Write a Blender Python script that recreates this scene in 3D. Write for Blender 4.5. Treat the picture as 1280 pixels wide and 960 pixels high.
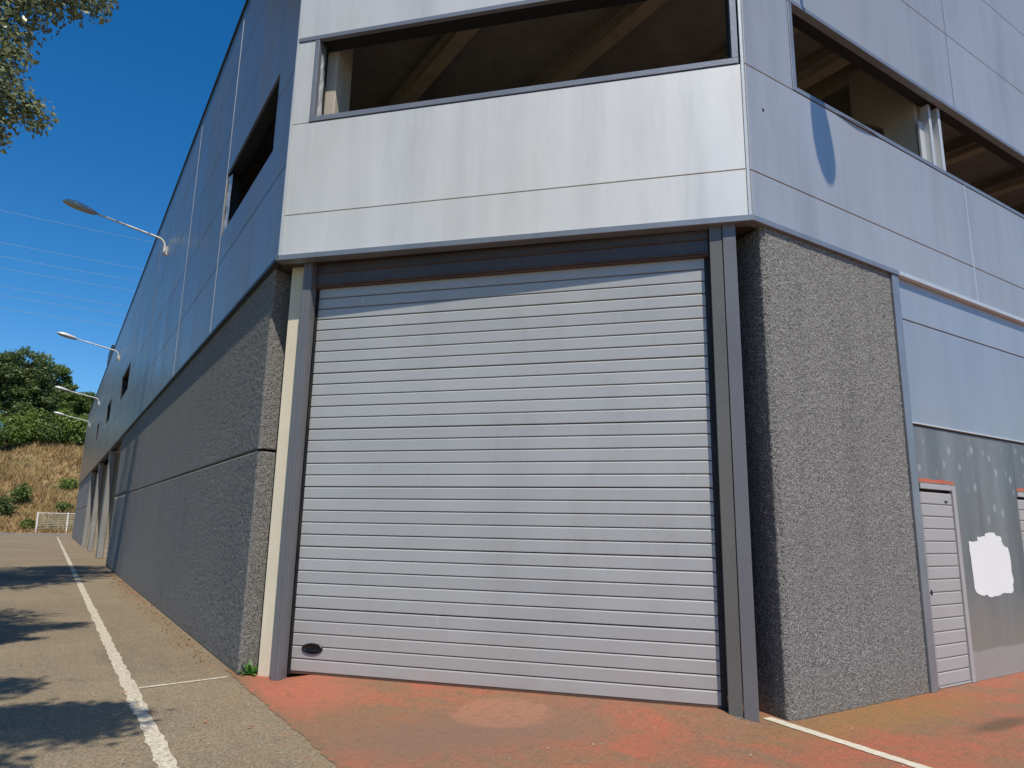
import bpy, bmesh, math, random
import numpy as np
from mathutils import Matrix, Vector

for o in list(bpy.data.objects):
    bpy.data.objects.remove(o)
scene = bpy.context.scene
COL = scene.collection
rng = np.random.default_rng(7)
random.seed(7)

# ------------------------------------------------------------------ camera
cam_d = bpy.data.cameras.new('camera')
cam = bpy.data.objects.new('camera', cam_d)
COL.objects.link(cam)
cam_d.sensor_fit = 'HORIZONTAL'
cam_d.sensor_width = 36.0
cam_d.lens = 24.58
cam_d.clip_start = 0.05
cam_d.clip_end = 6000
PIT, ROLL, YAW = math.radians(11.6133), math.radians(1.0659), math.radians(32.8328)
fw = Vector((math.sin(YAW) * math.cos(PIT), math.cos(YAW) * math.cos(PIT), math.sin(PIT)))
r0 = Vector((math.cos(YAW), -math.sin(YAW), 0))
u0 = r0.cross(fw)
rr = r0 * math.cos(ROLL) + u0 * math.sin(ROLL)
uu = -r0 * math.sin(ROLL) + u0 * math.cos(ROLL)
cm = Matrix((rr, uu, -fw)).transposed().to_4x4()
cm.translation = Vector((0, 0, 1.6))
cam.matrix_world = cm
scene.camera = cam

# ------------------------------------------------------------------ sky and sun
SUN_EL = math.radians(59.0)
SUN_AZ = math.atan2(-0.19, -0.9818)          # measured from +Y towards +X
w = bpy.data.worlds.new('World')
scene.world = w
w.use_nodes = True
wn = w.node_tree
for n in list(wn.nodes):
    wn.nodes.remove(n)
wo = wn.nodes.new('ShaderNodeOutputWorld')
bg = wn.nodes.new('ShaderNodeBackground')
sk = wn.nodes.new('ShaderNodeTexSky')
sk.sky_type = 'NISHITA'
sk.sun_disc = False
sk.sun_elevation = SUN_EL
sk.sun_rotation = SUN_AZ
sk.altitude = 200
sk.air_density = 1.0
sk.dust_density = 0.0
sk.ozone_density = 6.0
bg.inputs[1].default_value = 0.13
hs = wn.nodes.new('ShaderNodeHueSaturation')
hs.inputs['Saturation'].default_value = 1.30
wn.links.new(sk.outputs[0], hs.inputs['Color'])
wn.links.new(hs.outputs[0], bg.inputs[0])
wn.links.new(bg.outputs[0], wo.inputs[0])

sun_d = bpy.data.lights.new('sun', 'SUN')
sun_d.energy = 4.5
sun_d.angle = math.radians(0.53)
sun_d.color = (1.0, 0.925, 0.785)
sun = bpy.data.objects.new('sun', sun_d)
COL.objects.link(sun)
S = Vector((math.sin(SUN_AZ) * math.cos(SUN_EL), math.cos(SUN_AZ) * math.cos(SUN_EL), math.sin(SUN_EL)))
sun.rotation_euler = S.to_track_quat('Z', 'Y').to_euler()
sun.location = S * 50

vs = scene.view_settings
vs.view_transform = 'Standard'
vs.look = 'None'
vs.exposure = 0.0
vs.gamma = 1.0
vs.use_curve_mapping = False


# ------------------------------------------------------------------ material helpers
class NT:
    def __init__(self, name):
        self.m = bpy.data.materials.new(name)
        self.m.use_nodes = True
        self.t = self.m.node_tree
        self.b = self.t.nodes['Principled BSDF']
        self.out = self.t.nodes['Material Output']
        self.pos = self.t.nodes.new('ShaderNodeNewGeometry').outputs['Position']

    def n(self, kind, **kw):
        x = self.t.nodes.new(kind)
        for k, v in kw.items():
            setattr(x, k, v)
        return x

    def set(self, node, key, v):
        s = node.inputs[key]
        if hasattr(v, 'is_linked'):
            self.t.links.new(v, s)
        else:
            if isinstance(v, tuple) and len(v) == 3 and s.type == 'RGBA':
                v = (*v, 1)
            s.default_value = v

    def scaled(self, v, src=None):
        x = self.n('ShaderNodeVectorMath', operation='MULTIPLY')
        self.set(x, 0, src or self.pos)
        x.inputs[1].default_value = v
        return x.outputs[0]

    def noise(self, scale=5, detail=4, rough=0.55, vec=None, dist=0.0):
        x = self.n('ShaderNodeTexNoise')
        self.set(x, 'Vector', vec or self.pos)
        x.inputs['Scale'].default_value = scale
        x.inputs['Detail'].default_value = detail
        x.inputs['Roughness'].default_value = rough
        x.inputs['Distortion'].default_value = dist
        return x.outputs['Fac']

    def voro(self, scale=5, vec=None, out='Distance', feature='F1', rnd=1.0):
        x = self.n('ShaderNodeTexVoronoi', feature=feature)
        self.set(x, 'Vector', vec or self.pos)
        x.inputs['Scale'].default_value = scale
        x.inputs['Randomness'].default_value = rnd
        return x.outputs[out]

    def ramp(self, fac, stops, interp='LINEAR'):
        x = self.n('ShaderNodeValToRGB')
        x.color_ramp.interpolation = interp
        e = x.color_ramp.elements
        while len(e) < len(stops):
            e.new(0.5)
        for i, (p, c) in enumerate(stops):
            e[i].position = p
            if not isinstance(c, tuple):
                c = (c, c, c)
            e[i].color = (*c, 1)
        self.set(x, 'Fac', fac)
        return x.outputs['Color']

    def mix(self, a, b, f, mode='MIX'):
        x = self.n('ShaderNodeMix', data_type='RGBA', blend_type=mode)
        self.set(x, 0, f)
        self.set(x, 6, a)
        self.set(x, 7, b)
        return x.outputs[2]

    def math(self, op, a, b=0.0, clamp=False):
        x = self.n('ShaderNodeMath', operation=op, use_clamp=clamp)
        self.set(x, 0, a)
        self.set(x, 1, b)
        return x.outputs[0]

    def sep(self, src=None):
        x = self.n('ShaderNodeSeparateXYZ')
        self.set(x, 0, src or self.pos)
        return x.outputs

    def blob(self, cx, cy, rx, ry, edge=0.4, wob=0.5, ws=2.0):
        """soft wobbly elliptical mask on the ground plane, 1 inside"""
        s = self.sep()
        dx = self.math('DIVIDE', self.math('SUBTRACT', s[0], cx), rx)
        dy = self.math('DIVIDE', self.math('SUBTRACT', s[1], cy), ry)
        d = self.math('SQRT', self.math('ADD', self.math('MULTIPLY', dx, dx), self.math('MULTIPLY', dy, dy)))
        if wob:
            d = self.math('ADD', d, self.math('MULTIPLY', self.math('SUBTRACT', self.noise(ws, 5, 0.65), 0.5), wob * 2))
        return self.math('DIVIDE', self.math('SUBTRACT', 1.0 + edge / 2, d), edge, clamp=True)

    def bump(self, h, strength=0.3, dist=0.01, prev=None):
        x = self.n('ShaderNodeBump')
        x.inputs['Strength'].default_value = strength
        x.inputs['Distance'].default_value = dist
        self.set(x, 'Height', h)
        if prev:
            self.set(x, 'Normal', prev)
        return x.outputs[0]

    def fin(self, col, rough=0.5, metal=0.0, normal=None, **kw):
        self.set(self.b, 'Base Color', col)
        self.set(self.b, 'Roughness', rough)
        self.set(self.b, 'Metallic', metal)
        if normal:
            self.set(self.b, 'Normal', normal)
        for k, v in kw.items():
            self.set(self.b, k, v)
        return self.m


MAT = {}


def painted(name, col, rough=0.45, metal=0.0, var=0.12, grime=0.15, bump=0.02):
    t = NT(name)
    n1 = t.noise(1.7, 5, 0.6)
    n2 = t.noise(45, 3, 0.6)
    dark = tuple(c * (1 - var) for c in col)
    lite = tuple(min(1, c * (1 + var)) for c in col)
    c = t.mix(t.ramp(n1, [(0.3, dark), (0.7, lite)]), (0.16, 0.13, 0.10),
              t.math('MULTIPLY', t.ramp(t.noise(4, 6, 0.7, t.scaled((1, 1, 0.25))), [(0.5, 0.0), (0.8, 1.0)]), grime))
    return t.fin(c, t.ramp(n2, [(0.3, rough * 0.85), (0.7, min(1, rough * 1.15))]), metal,
                 t.bump(n2, 0.1, bump) if bump else None)


def cladding(name, col, rough, metal, streak=0.5, wave=0.004):
    t = NT(name)
    st = t.noise(2.6, 6, 0.62, t.scaled((1.0, 1.0, 0.16)))
    st2 = t.noise(1.3, 4, 0.55, t.scaled((1.0, 1.0, 0.12)))
    fine = t.noise(260, 2, 0.5)
    big = t.noise(0.6, 3, 0.5)
    c1 = t.ramp(st, [(0.30, tuple(c * (1 - 0.16 * streak) for c in col)), (0.52, col),
                     (0.75, tuple(min(1, c * (1 + 0.10 * streak)) for c in col))])
    c1 = t.mix(c1, tuple(c * 0.86 for c in col), t.math('MULTIPLY', t.ramp(st2, [(0.42, 0.0), (0.72, 1.0)]), 0.55 * streak))
    # pale lime runs below joints: few, narrow
    run = t.ramp(t.noise(2.6, 1, 0.4, t.scaled((1.0, 1.0, 0.015))), [(0.74, 0.0), (0.78, 1.0)])
    c1 = t.mix(c1, (0.62, 0.62, 0.58), t.math('MULTIPLY', run, 0.25 * streak))
    inf = t.n('ShaderNodeObjectInfo')
    c1 = t.mix(c1, t.ramp(inf.outputs['Random'], [(0.0, 0.80), (1.0, 1.0)]), 0.55, 'MULTIPLY')
    # dusty run-off below joints
    ru = t.noise(1.1, 6, 0.7, t.scaled((3.2, 3.2, 0.22)))
    c1 = t.mix(c1, tuple(c * 0.62 for c in col), t.math('MULTIPLY', t.ramp(ru, [(0.55, 0.0), (0.75, 1.0)]), 0.40 * streak))
    ro = t.math('ADD', t.ramp(st2, [(0.3, rough - 0.05), (0.7, rough + 0.07)]), t.math('MULTIPLY', fine, 0.05))
    nm = t.bump(t.noise(0.9, 2, 0.4), 0.25, wave * 4)
    nm = t.bump(t.noise(3.0, 2, 0.4, t.scaled((1, 1, 0.5))), 0.12, wave, nm)
    nm = t.bump(fine, 0.06, 0.001, nm)
    mm = t.ramp(run, [(0, metal), (1, metal * 0.4)])
    return t.fin(c1, ro, mm, nm)


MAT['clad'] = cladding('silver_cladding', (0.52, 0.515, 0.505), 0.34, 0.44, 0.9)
MAT['clad_shaded'] = cladding('shaded_silver_cladding', (0.36, 0.325, 0.28), 0.29, 0.45, 0.7)  # same product as the right wall; the side wall's shade is in this colour
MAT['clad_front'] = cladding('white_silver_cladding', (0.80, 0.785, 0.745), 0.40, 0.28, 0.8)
MAT['trim'] = painted('light_trim', (0.66, 0.67, 0.66), 0.35, 0.35, 0.06, 0.1)
MAT['flash'] = painted('grey_flashing', (0.27, 0.29, 0.32), 0.38, 0.45, 0.12, 0.3)
MAT['frame'] = painted('window_frame_grey', (0.25, 0.265, 0.30), 0.4, 0.35, 0.10, 0.15)
MAT['coping'] = painted('dark_coping', (0.035, 0.04, 0.05), 0.4, 0.2, 0.1, 0.1)
MAT['back'] = painted('dark_backing', (0.012, 0.012, 0.013), 0.7, 0, 0.1, 0)
MAT['post'] = painted('post_grey', (0.14, 0.135, 0.125), 0.42, 0.15, 0.08, 0.25)
MAT['post2'] = painted('post_grey_blue', (0.165, 0.165, 0.178), 0.4, 0.15, 0.08, 0.15)
MAT['seal'] = painted('black_rubber', (0.012, 0.012, 0.013), 0.6, 0, 0.1, 0.2)
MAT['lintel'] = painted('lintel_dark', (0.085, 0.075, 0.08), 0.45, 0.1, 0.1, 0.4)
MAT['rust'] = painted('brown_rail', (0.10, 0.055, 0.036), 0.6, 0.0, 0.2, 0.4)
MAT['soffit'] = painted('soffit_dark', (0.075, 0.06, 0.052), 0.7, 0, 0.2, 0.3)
MAT['redlead'] = painted('red_primer', (0.50, 0.13, 0.07), 0.65, 0, 0.35, 0.25)
MAT['pedoor'] = painted('grey_door', (0.42, 0.405, 0.40), 0.45, 0.1, 0.04, 0.12)
MAT['black'] = painted('black_plastic', (0.008, 0.008, 0.009), 0.3, 0, 0.1, 0)
MAT['lampm'] = painted('lamp_grey', (0.62, 0.62, 0.60), 0.4, 0.15, 0.08, 0.2)
MAT['lampg'] = painted('lamp_glass', (0.45, 0.42, 0.37), 0.3, 0.0, 0.1, 0.1)
MAT['cream'] = painted('cream_wall', (0.74, 0.66, 0.50), 0.75, 0, 0.05, 0.25, 0.01)
MAT['incol'] = painted('interior_concrete', (0.45, 0.40, 0.32), 0.8, 0, 0.1, 0.3, 0.01)
MAT['inwall'] = painted('interior_wall', (0.22, 0.185, 0.15), 0.85, 0, 0.15, 0.3, 0.01)
MAT['inceil'] = painted('interior_ceiling', (0.36, 0.31, 0.265), 0.85, 0, 0.15, 0.4, 0.01)
MAT['inbeam'] = painted('interior_beam', (0.52, 0.42, 0.29), 0.8, 0, 0.1, 0.3, 0.01)
MAT['infloor'] = painted('interior_floor', (0.42, 0.39, 0.35), 0.9, 0, 0.2, 0.3, 0.01)
MAT['block'] = painted('blockwork', (0.36, 0.31, 0.24), 0.85, 0, 0.2, 0.3, 0.01)
MAT['cable'] = painted('cable', (0.30, 0.33, 0.38), 0.5, 0.2, 0.05, 0)
MAT['white'] = painted('white_metal', (0.78, 0.78, 0.74), 0.4, 0, 0.05, 0.15)
MAT['wire'] = painted('wire_green', (0.36, 0.40, 0.32), 0.5, 0, 0.15, 0.1)


def mk_slat():
    t = NT('door_slat')
    n1 = t.noise(1.1, 3, 0.5)
    g = t.noise(90, 3, 0.6, t.scaled((1, 1, 2.2)))
    sp = t.noise(420, 2, 0.6)
    z = t.sep()[2]
    dust = t.math('MULTIPLY', t.ramp(z, [(0.0, 1.0), (0.9, 0.0)]), t.ramp(t.noise(3, 5, 0.6), [(0.3, 0.4), (0.7, 1.0)]))
    c = t.ramp(n1, [(0.3, (0.45, 0.46, 0.46)), (0.7, (0.495, 0.505, 0.50))])
    c = t.mix(c, (0.42, 0.42, 0.43), t.math('MULTIPLY', t.ramp(sp, [(0.5, 0.0), (0.62, 1.0)]), 0.5))
    inf = t.n('ShaderNodeObjectInfo')
    c = t.mix(c, t.ramp(inf.outputs['Random'], [(0.0, 0.86), (1.0, 1.0)]), 0.6, 'MULTIPLY')
    gr = t.noise(2.4, 6, 0.7, t.scaled((1.0, 1.0, 0.35)))
    c = t.mix(c, (0.30, 0.28, 0.26), t.math('MULTIPLY', t.ramp(gr, [(0.50, 0.0), (0.75, 1.0)]), 0.28))
    sc_ = t.ramp(t.noise(9, 2, 0.4, t.scaled((2.2, 2.2, 0.5))), [(0.76, 0.0), (0.79, 1.0)])
    c = t.mix(c, (0.66, 0.65, 0.64), t.math('MULTIPLY', sc_, 0.4))
    c = t.mix(c, (0.40, 0.31, 0.25), t.math('MULTIPLY', dust, 0.4))
    nm = t.bump(g, 0.3, 0.002)
    return t.fin(c, t.ramp(g, [(0.3, 0.38), (0.7, 0.5)]), 0.15, nm)


MAT['slat'] = mk_slat()


def mk_concrete(name, lo, hi, tint=1.0):
    t = NT(name)
    warp = t.n('ShaderNodeTexNoise')
    t.set(warp, 'Vector', t.pos)
    warp.inputs['Scale'].default_value = 60
    wv_ = t.n('ShaderNodeVectorMath', operation='MULTIPLY_ADD')
    t.set(wv_, 0, warp.outputs['Color'])
    wv_.inputs[1].default_value = (0.011, 0.011, 0.011)
    t.set(wv_, 2, t.pos)
    cell = t.n('ShaderNodeRGBToBW')
    t.set(cell, 0, t.voro(78, wv_.outputs[0], 'Color'))
    dist = t.voro(78, wv_.outputs[0])
    sp = t.noise(120, 4, 0.7)
    big = t.noise(0.8, 5, 0.6)
    mid = tuple((a + b) / 2 for a, b in zip(lo, hi))
    c = t.ramp(cell.outputs[0], [(0.12, tuple(x * 0.55 for x in lo)), (0.45, mid), (0.82, tuple(min(1, x * 1.25) for x in hi))])
    c = t.mix(c, t.ramp(sp, [(0.35, tuple(x * 0.4 for x in lo)), (0.62, tuple(min(1, x * 1.2) for x in hi))]), 0.5)
    c = t.mix(c, tuple(x * 0.25 for x in lo), t.ramp(dist, [(0.45, 0.0), (0.75, 0.75)]))
    c = t.mix(c, tuple(x * 0.75 for x in mid), t.math('MULTIPLY', t.ramp(big, [(0.42, 0.0), (0.75, 1.0)]), 0.45))
    dr = t.noise(1.6, 5, 0.65, t.scaled((2.4, 2.4, 0.12)))
    c = t.mix(c, tuple(x * 0.5 for x in lo), t.math('MULTIPLY', t.ramp(dr, [(0.50, 0.0), (0.72, 1.0)]), 0.20))
    z = t.sep()[2]
    dirt = t.math('MULTIPLY', t.ramp(z, [(0.0, 1.0), (0.35, 0.0)]), t.ramp(t.noise(7, 5, 0.7), [(0.35, 0.0), (0.7, 1.0)]))
    c = t.mix(c, (0.20, 0.17, 0.11), t.math('MULTIPLY', dirt, 0.55))
    inv = t.math('SUBTRACT', 1.0, dist)
    nm = t.bump(inv, 0.6, 0.012)
    nm = t.bump(sp, 0.55, 0.008, nm)
    return t.fin(c, 0.92, 0.0, nm)


MAT['conc'] = mk_concrete('rough_concrete', (0.130, 0.125, 0.118), (0.385, 0.370, 0.348))
MAT['concfar'] = painted('smooth_concrete', (0.27, 0.262, 0.255), 0.85, 0, 0.12, 0.35, 0.01)


def mk_asphalt():
    t = NT('asphalt')
    big = t.noise(0.35, 6, 0.62)
    mid = t.noise(2.2, 5, 0.6)
    agg = t.voro(75, out='Color')
    aggd = t.voro(75)
    fine = t.noise(300, 3, 0.6)
    c = t.ramp(big, [(0.32, (0.200, 0.148, 0.086)), (0.52, (0.262, 0.200, 0.120)), (0.72, (0.335, 0.260, 0.160))])
    c = t.mix(c, (0.155, 0.128, 0.095), t.math('MULTIPLY', t.ramp(mid, [(0.48, 0.0), (0.75, 1.0)]), 0.55))
    ag = t.n('ShaderNodeRGBToBW')
    t.set(ag, 0, agg)
    c = t.mix(c, t.ramp(ag.outputs[0], [(0.15, (0.06, 0.052, 0.042)), (0.5, (0.20, 0.163, 0.112)), (0.9, (0.44, 0.37, 0.26))]), 0.42)
    c = t.mix(c, (0.07, 0.058, 0.045), t.math('MULTIPLY', t.ramp(t.noise(48, 3, 0.6), [(0.56, 0.0), (0.68, 1.0)]), 0.5))
    c = t.mix(c, (0.13, 0.105, 0.078), t.math('MULTIPLY', t.ramp(t.noise(0.9, 6, 0.7, t.scaled((1.6, 0.35, 1)), 0.8), [(0.54, 0.0), (0.66, 1.0)]), 0.35))
    # pale grit
    grit = t.ramp(t.voro(17, out='Distance'), [(0.0, 1.0), (0.07, 0.0)])
    c = t.mix(c, (0.62, 0.59, 0.52), t.math('MULTIPLY', grit, 0.8))
    # leaf dust along the wall foot
    x = t.sep()[0]
    dd_ = t.math('MULTIPLY', t.ramp(t.math('SUBTRACT', x, 1.1), [(0.0, 0.0), (0.75, 1.0)]), t.ramp(t.noise(6, 6, 0.7), [(0.45, 0.0), (0.62, 1.0)]))
    c = t.mix(c, (0.27, 0.16, 0.085), t.math('MULTIPLY', dd_, 0.55))
    nm = t.bump(aggd, 0.55, 0.006)
    nm = t.bump(fine, 0.3, 0.002, nm)
    nm = t.bump(t.noise(1.2, 3, 0.5), 0.3, 0.02, nm)
    return t.fin(c, 0.92, 0, nm)


MAT['asphalt'] = mk_asphalt()


def mk_red():
    t = NT('red_pavement')
    big = t.noise(0.55, 6, 0.65, dist=0.6)
    mid = t.noise(2.6, 6, 0.68, t.scaled((1.0, 0.7, 1)), 0.4)
    fine = t.noise(38, 4, 0.7)
    sp = t.noise(190, 3, 0.6)
    red = t.ramp(fine, [(0.3, (0.32, 0.088, 0.045)), (0.7, (0.44, 0.138, 0.074))])
    brown = t.ramp(fine, [(0.3, (0.165, 0.098, 0.052)), (0.7, (0.29, 0.170, 0.095))])
    c = t.mix(red, brown, t.ramp(t.math('ADD', t.math('MULTIPLY', big, 0.55), t.math('MULTIPLY', mid, 0.5)), [(0.44, 0.0), (0.58, 0.92)]))
    # strip of fresh red beside the door and the asphalt edge
    c = t.mix(c, (0.44, 0.128, 0.072), t.math('MULTIPLY', t.blob(2.25, 7.3, 0.55, 0.85, 0.9, 0.35), 0.75))
    c = t.mix(c, red, t.math('MULTIPLY', t.blob(3.6, 6.45, 2.6, 0.42, 0.6, 0.3), 0.0))
    # brown tyre film in the middle of the apron
    c = t.mix(c, (0.215, 0.125, 0.085), t.math('MULTIPLY', t.blob(3.1, 5.15, 1.25, 0.55, 0.9, 0.55, 1.6), 0.75))
    # round repair patch
    c = t.mix(c, t.ramp(fine, [(0.3, (0.33, 0.145, 0.085)), (0.7, (0.43, 0.20, 0.125))]), t.math('MULTIPLY', t.blob(3.52, 5.52, 0.43, 0.40, 0.22, 0.16, 6), 0.6))
    # yellow moss by the concrete pier
    c = t.mix(c, t.ramp(fine, [(0.3, (0.24, 0.125, 0.03)), (0.7, (0.37, 0.20, 0.055))]), t.math('MULTIPLY', t.blob(6.6, 3.85, 1.4, 0.36, 0.9, 0.8, 3.5), 0.65))
    # dark damp stains on the right
    c = t.mix(c, (0.11, 0.065, 0.035), t.math('MULTIPLY', t.blob(7.15, 3.15, 0.45, 0.10, 0.8, 0.35, 3), 0.85))
    c = t.mix(c, (0.10, 0.06, 0.035), t.math('MULTIPLY', t.blob(8.0, 2.95, 0.55, 0.13, 0.7, 0.35, 3), 0.85))
    # mossy grit at the asphalt joint
    x = t.sep()[0]
    ed = t.math('MULTIPLY', t.ramp(t.math('SUBTRACT', x, 1.84), [(0.0, 1.0), (0.12, 0.0)]), t.ramp(t.noise(9, 5, 0.7), [(0.4, 0.0), (0.55, 1.0)]))
    c = t.mix(c, (0.19, 0.13, 0.07), ed)
    grit = t.ramp(t.voro(11, out='Distance'), [(0.0, 1.0), (0.055, 0.0)])
    c = t.mix(c, (0.62, 0.55, 0.47), t.math('MULTIPLY', grit, 0.8))
    c = t.mix(c, tuple((0.10, 0.06, 0.04)), t.math('MULTIPLY', t.ramp(sp, [(0.60, 0.0), (0.72, 1.0)]), 0.55))
    mot = t.noise(13, 6, 0.72, dist=0.5)
    c = t.mix(c, (0.155, 0.095, 0.055), t.math('MULTIPLY', t.ramp(mot, [(0.50, 0.0), (0.68, 1.0)]), 0.6))
    c = t.mix(c, (0.45, 0.175, 0.105), t.math('MULTIPLY', t.ramp(t.noise(21, 5, 0.7), [(0.58, 0.0), (0.70, 1.0)]), 0.45))
    c = t.mix(c, (0.09, 0.055, 0.035), t.math('MULTIPLY', t.ramp(t.noise(75, 3, 0.65), [(0.56, 0.0), (0.68, 1.0)]), 0.5))
    nm = t.bump(fine, 0.45, 0.006)
    nm = t.bump(t.noise(75, 3, 0.65), 0.5, 0.004, nm)
    return t.fin(c, 0.9, 0, nm)


MAT['red'] = mk_red()


def mk_line(name, under, wear):
    t = NT(name)
    c = t.ramp(t.noise(14, 5, 0.65), [(0.3, (0.54, 0.48, 0.37)), (0.7, (0.70, 0.64, 0.52))])
    c = t.mix(c, under, t.ramp(t.noise(26, 6, 0.75), [(0.55 - wear, 0.0), (0.68 - wear * 0.5, 0.9)]))
    return t.fin(c, 0.8, 0, t.bump(t.noise(140, 3, 0.6), 0.4, 0.004))


MAT['line'] = mk_line('worn_white_line', (0.25, 0.20, 0.135), 0.10)
MAT['line2'] = mk_line('fresh_white_line', (0.40, 0.2, 0.12), -0.06)


def mk_galv():
    t = NT('galvanised_sheet')
    st = t.noise(3.2, 5, 0.6, t.scaled((1, 1, 0.10)))
    cloud = t.noise(1.8, 6, 0.68, dist=0.5)
    z = t.sep()[2]
    c = t.ramp(st, [(0.3, (0.155, 0.168, 0.170)), (0.55, (0.225, 0.238, 0.238)), (0.75, (0.30, 0.31, 0.305))])
    warm = t.ramp(t.math('ADD', z, t.math('MULTIPLY', t.math('SUBTRACT', cloud, 0.5), 1.0)), [(0.45, 1.0), (1.0, 0.0)])
    c = t.mix(c, (0.30, 0.275, 0.235), t.math('MULTIPLY', warm, 0.75))
    # lighter primed skirting with a ragged upper edge
    sk_ = t.ramp(t.math('ADD', z, t.math('MULTIPLY', t.math('SUBTRACT', t.noise(3.5, 4, 0.6), 0.5), 0.10)), [(0.31, 1.0), (0.335, 0.0)])
    c = t.mix(c, (0.40, 0.385, 0.375), t.math('MULTIPLY', sk_, 0.85))
    # pale dabs where fixings were filled
    v = t.voro(5.2, t.scaled((1, 1, 0.75)), 'Distance', rnd=0.6)
    dab = t.math('MULTIPLY', t.ramp(v, [(0.12, 1.0), (0.26, 0.0)]), t.ramp(z, [(0.0, 0.0), (1.0, 1.0)]))
    up = t.n('ShaderNodeMapRange')
    t.set(up, 0, z)
    up.inputs[1].default_value = 1.45
    up.inputs[2].default_value = 1.9
    c = t.mix(c, (0.50, 0.52, 0.52), t.math('MULTIPLY', t.math('MULTIPLY', dab, up.outputs[0]), 0.6))
    return t.fin(c, t.ramp(cloud, [(0.3, 0.42), (0.7, 0.6)]), 0.35, t.bump(t.noise(60, 3, 0.6), 0.1, 0.003))


MAT['galv'] = mk_galv()
MAT['wpaint'] = painted('white_paint', (0.82, 0.82, 0.80), 0.6, 0, 0.02, 0.0)
MAT['lcl'] = cladding('dull_cladding', (0.44, 0.475, 0.52), 0.40, 0.45, 0.5)


def mk_leaf(name, a, b, trans=0.35, rough=0.5):
    t = NT(name)
    info = t.n('ShaderNodeObjectInfo')
    col = t.ramp(t.noise(0.55, 3, 0.6), [(0.3, a), (0.7, b)])
    jit = t.voro(9, out='Color')
    bw = t.n('ShaderNodeRGBToBW')
    t.set(bw, 0, jit)
    col = t.mix(col, tuple(min(1, x * 1.55) for x in b), t.math('MULTIPLY', bw.outputs[0], 0.45))
    t.fin(col, rough, 0)
    tr = t.n('ShaderNodeBsdfTranslucent')
    t.set(tr, 'Color', col)
    ms = t.n('ShaderNodeMixShader')
    ms.inputs[0].default_value = trans
    t.t.links.new(t.b.outputs[0], ms.inputs[1])
    t.t.links.new(tr.outputs[0], ms.inputs[2])
    t.t.links.new(ms.outputs[0], t.out.inputs[0])
    return t.m


MAT['leaf_silver'] = mk_leaf('silver_leaf', (0.11, 0.135, 0.06), (0.24, 0.265, 0.15), 0.35, 0.36)
MAT['leaf_dark'] = mk_leaf('dark_leaf', (0.07, 0.105, 0.03), (0.14, 0.19, 0.06), 0.4)
MAT['leaf_mid'] = mk_leaf('mid_leaf', (0.07, 0.115, 0.024), (0.15, 0.21, 0.05), 0.4)
MAT['leaf_lite'] = mk_leaf('light_leaf', (0.10, 0.16, 0.025), (0.21, 0.28, 0.06), 0.4)
MAT['weed'] = mk_leaf('weed_leaf', (0.035, 0.12, 0.015), (0.08, 0.22, 0.03), 0.3)
MAT['dryleaf'] = painted('dry_leaf', (0.26, 0.13, 0.06), 0.8, 0, 0.4, 0)
MAT['bark'] = painted('bark', (0.10, 0.085, 0.065), 0.9, 0, 0.3, 0.4, 0.05)
MAT['drygrass'] = mk_leaf('dry_grass', (0.24, 0.155, 0.065), (0.42, 0.29, 0.13), 0.25, 0.8)


def mk_hill():
    t = NT('hill_soil')
    n = t.noise(0.16, 6, 0.65)
    f = t.noise(1.6, 5, 0.7)
    c = t.ramp(f, [(0.3, (0.20, 0.125, 0.06)), (0.7, (0.40, 0.275, 0.135))])
    c = t.mix(c, (0.10, 0.12, 0.03), t.ramp(n, [(0.52, 0.0), (0.62, 0.8)]))
    return t.fin(c, 0.95, 0, t.bump(f, 0.8, 0.2))


MAT['hill'] = mk_hill()


def mk_ground():
    t = NT('verge_soil')
    n = t.noise(0.2, 6, 0.65)
    f = t.noise(5, 5, 0.7)
    c = t.ramp(f, [(0.3, (0.14, 0.11, 0.06)), (0.7, (0.27, 0.215, 0.12))])
    c = t.mix(c, (0.075, 0.10, 0.025), t.ramp(n, [(0.45, 0.0), (0.58, 0.8)]))
    return t.fin(c, 0.95, 0, t.bump(f, 0.6, 0.05))


MAT['ground'] = mk_ground()


# ------------------------------------------------------------------ mesh helpers
def tag(o, label=None, cat=None, group=None, kind=None):
    if label:
        o['label'] = label
    if cat:
        o['category'] = cat
    if group:
        o['group'] = group
    if kind:
        o['kind'] = kind
    return o


def wloc(o):
    v = Vector(o.location)
    while o.parent:
        o = o.parent
        v = v + o.location
    return v


def obj(name, verts, faces, mat, parent=None, smooth=False):
    verts = np.asarray(verts, dtype=np.float64)
    c = (verts.max(0) + verts.min(0)) / 2
    me = bpy.data.meshes.new(name)
    me.from_pydata((verts - c).tolist(), [], faces)
    me.materials.append(MAT[mat] if isinstance(mat, str) else mat)
    if smooth:
        me.polygons.foreach_set('use_smooth', [True] * len(me.polygons))
    me.update()
    o = bpy.data.objects.new(name, me)
    COL.objects.link(o)
    if parent:
        o.parent = parent
        o.location = Vector(c) - wloc(parent)
    else:
        o.location = Vector(c)
    return o


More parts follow.
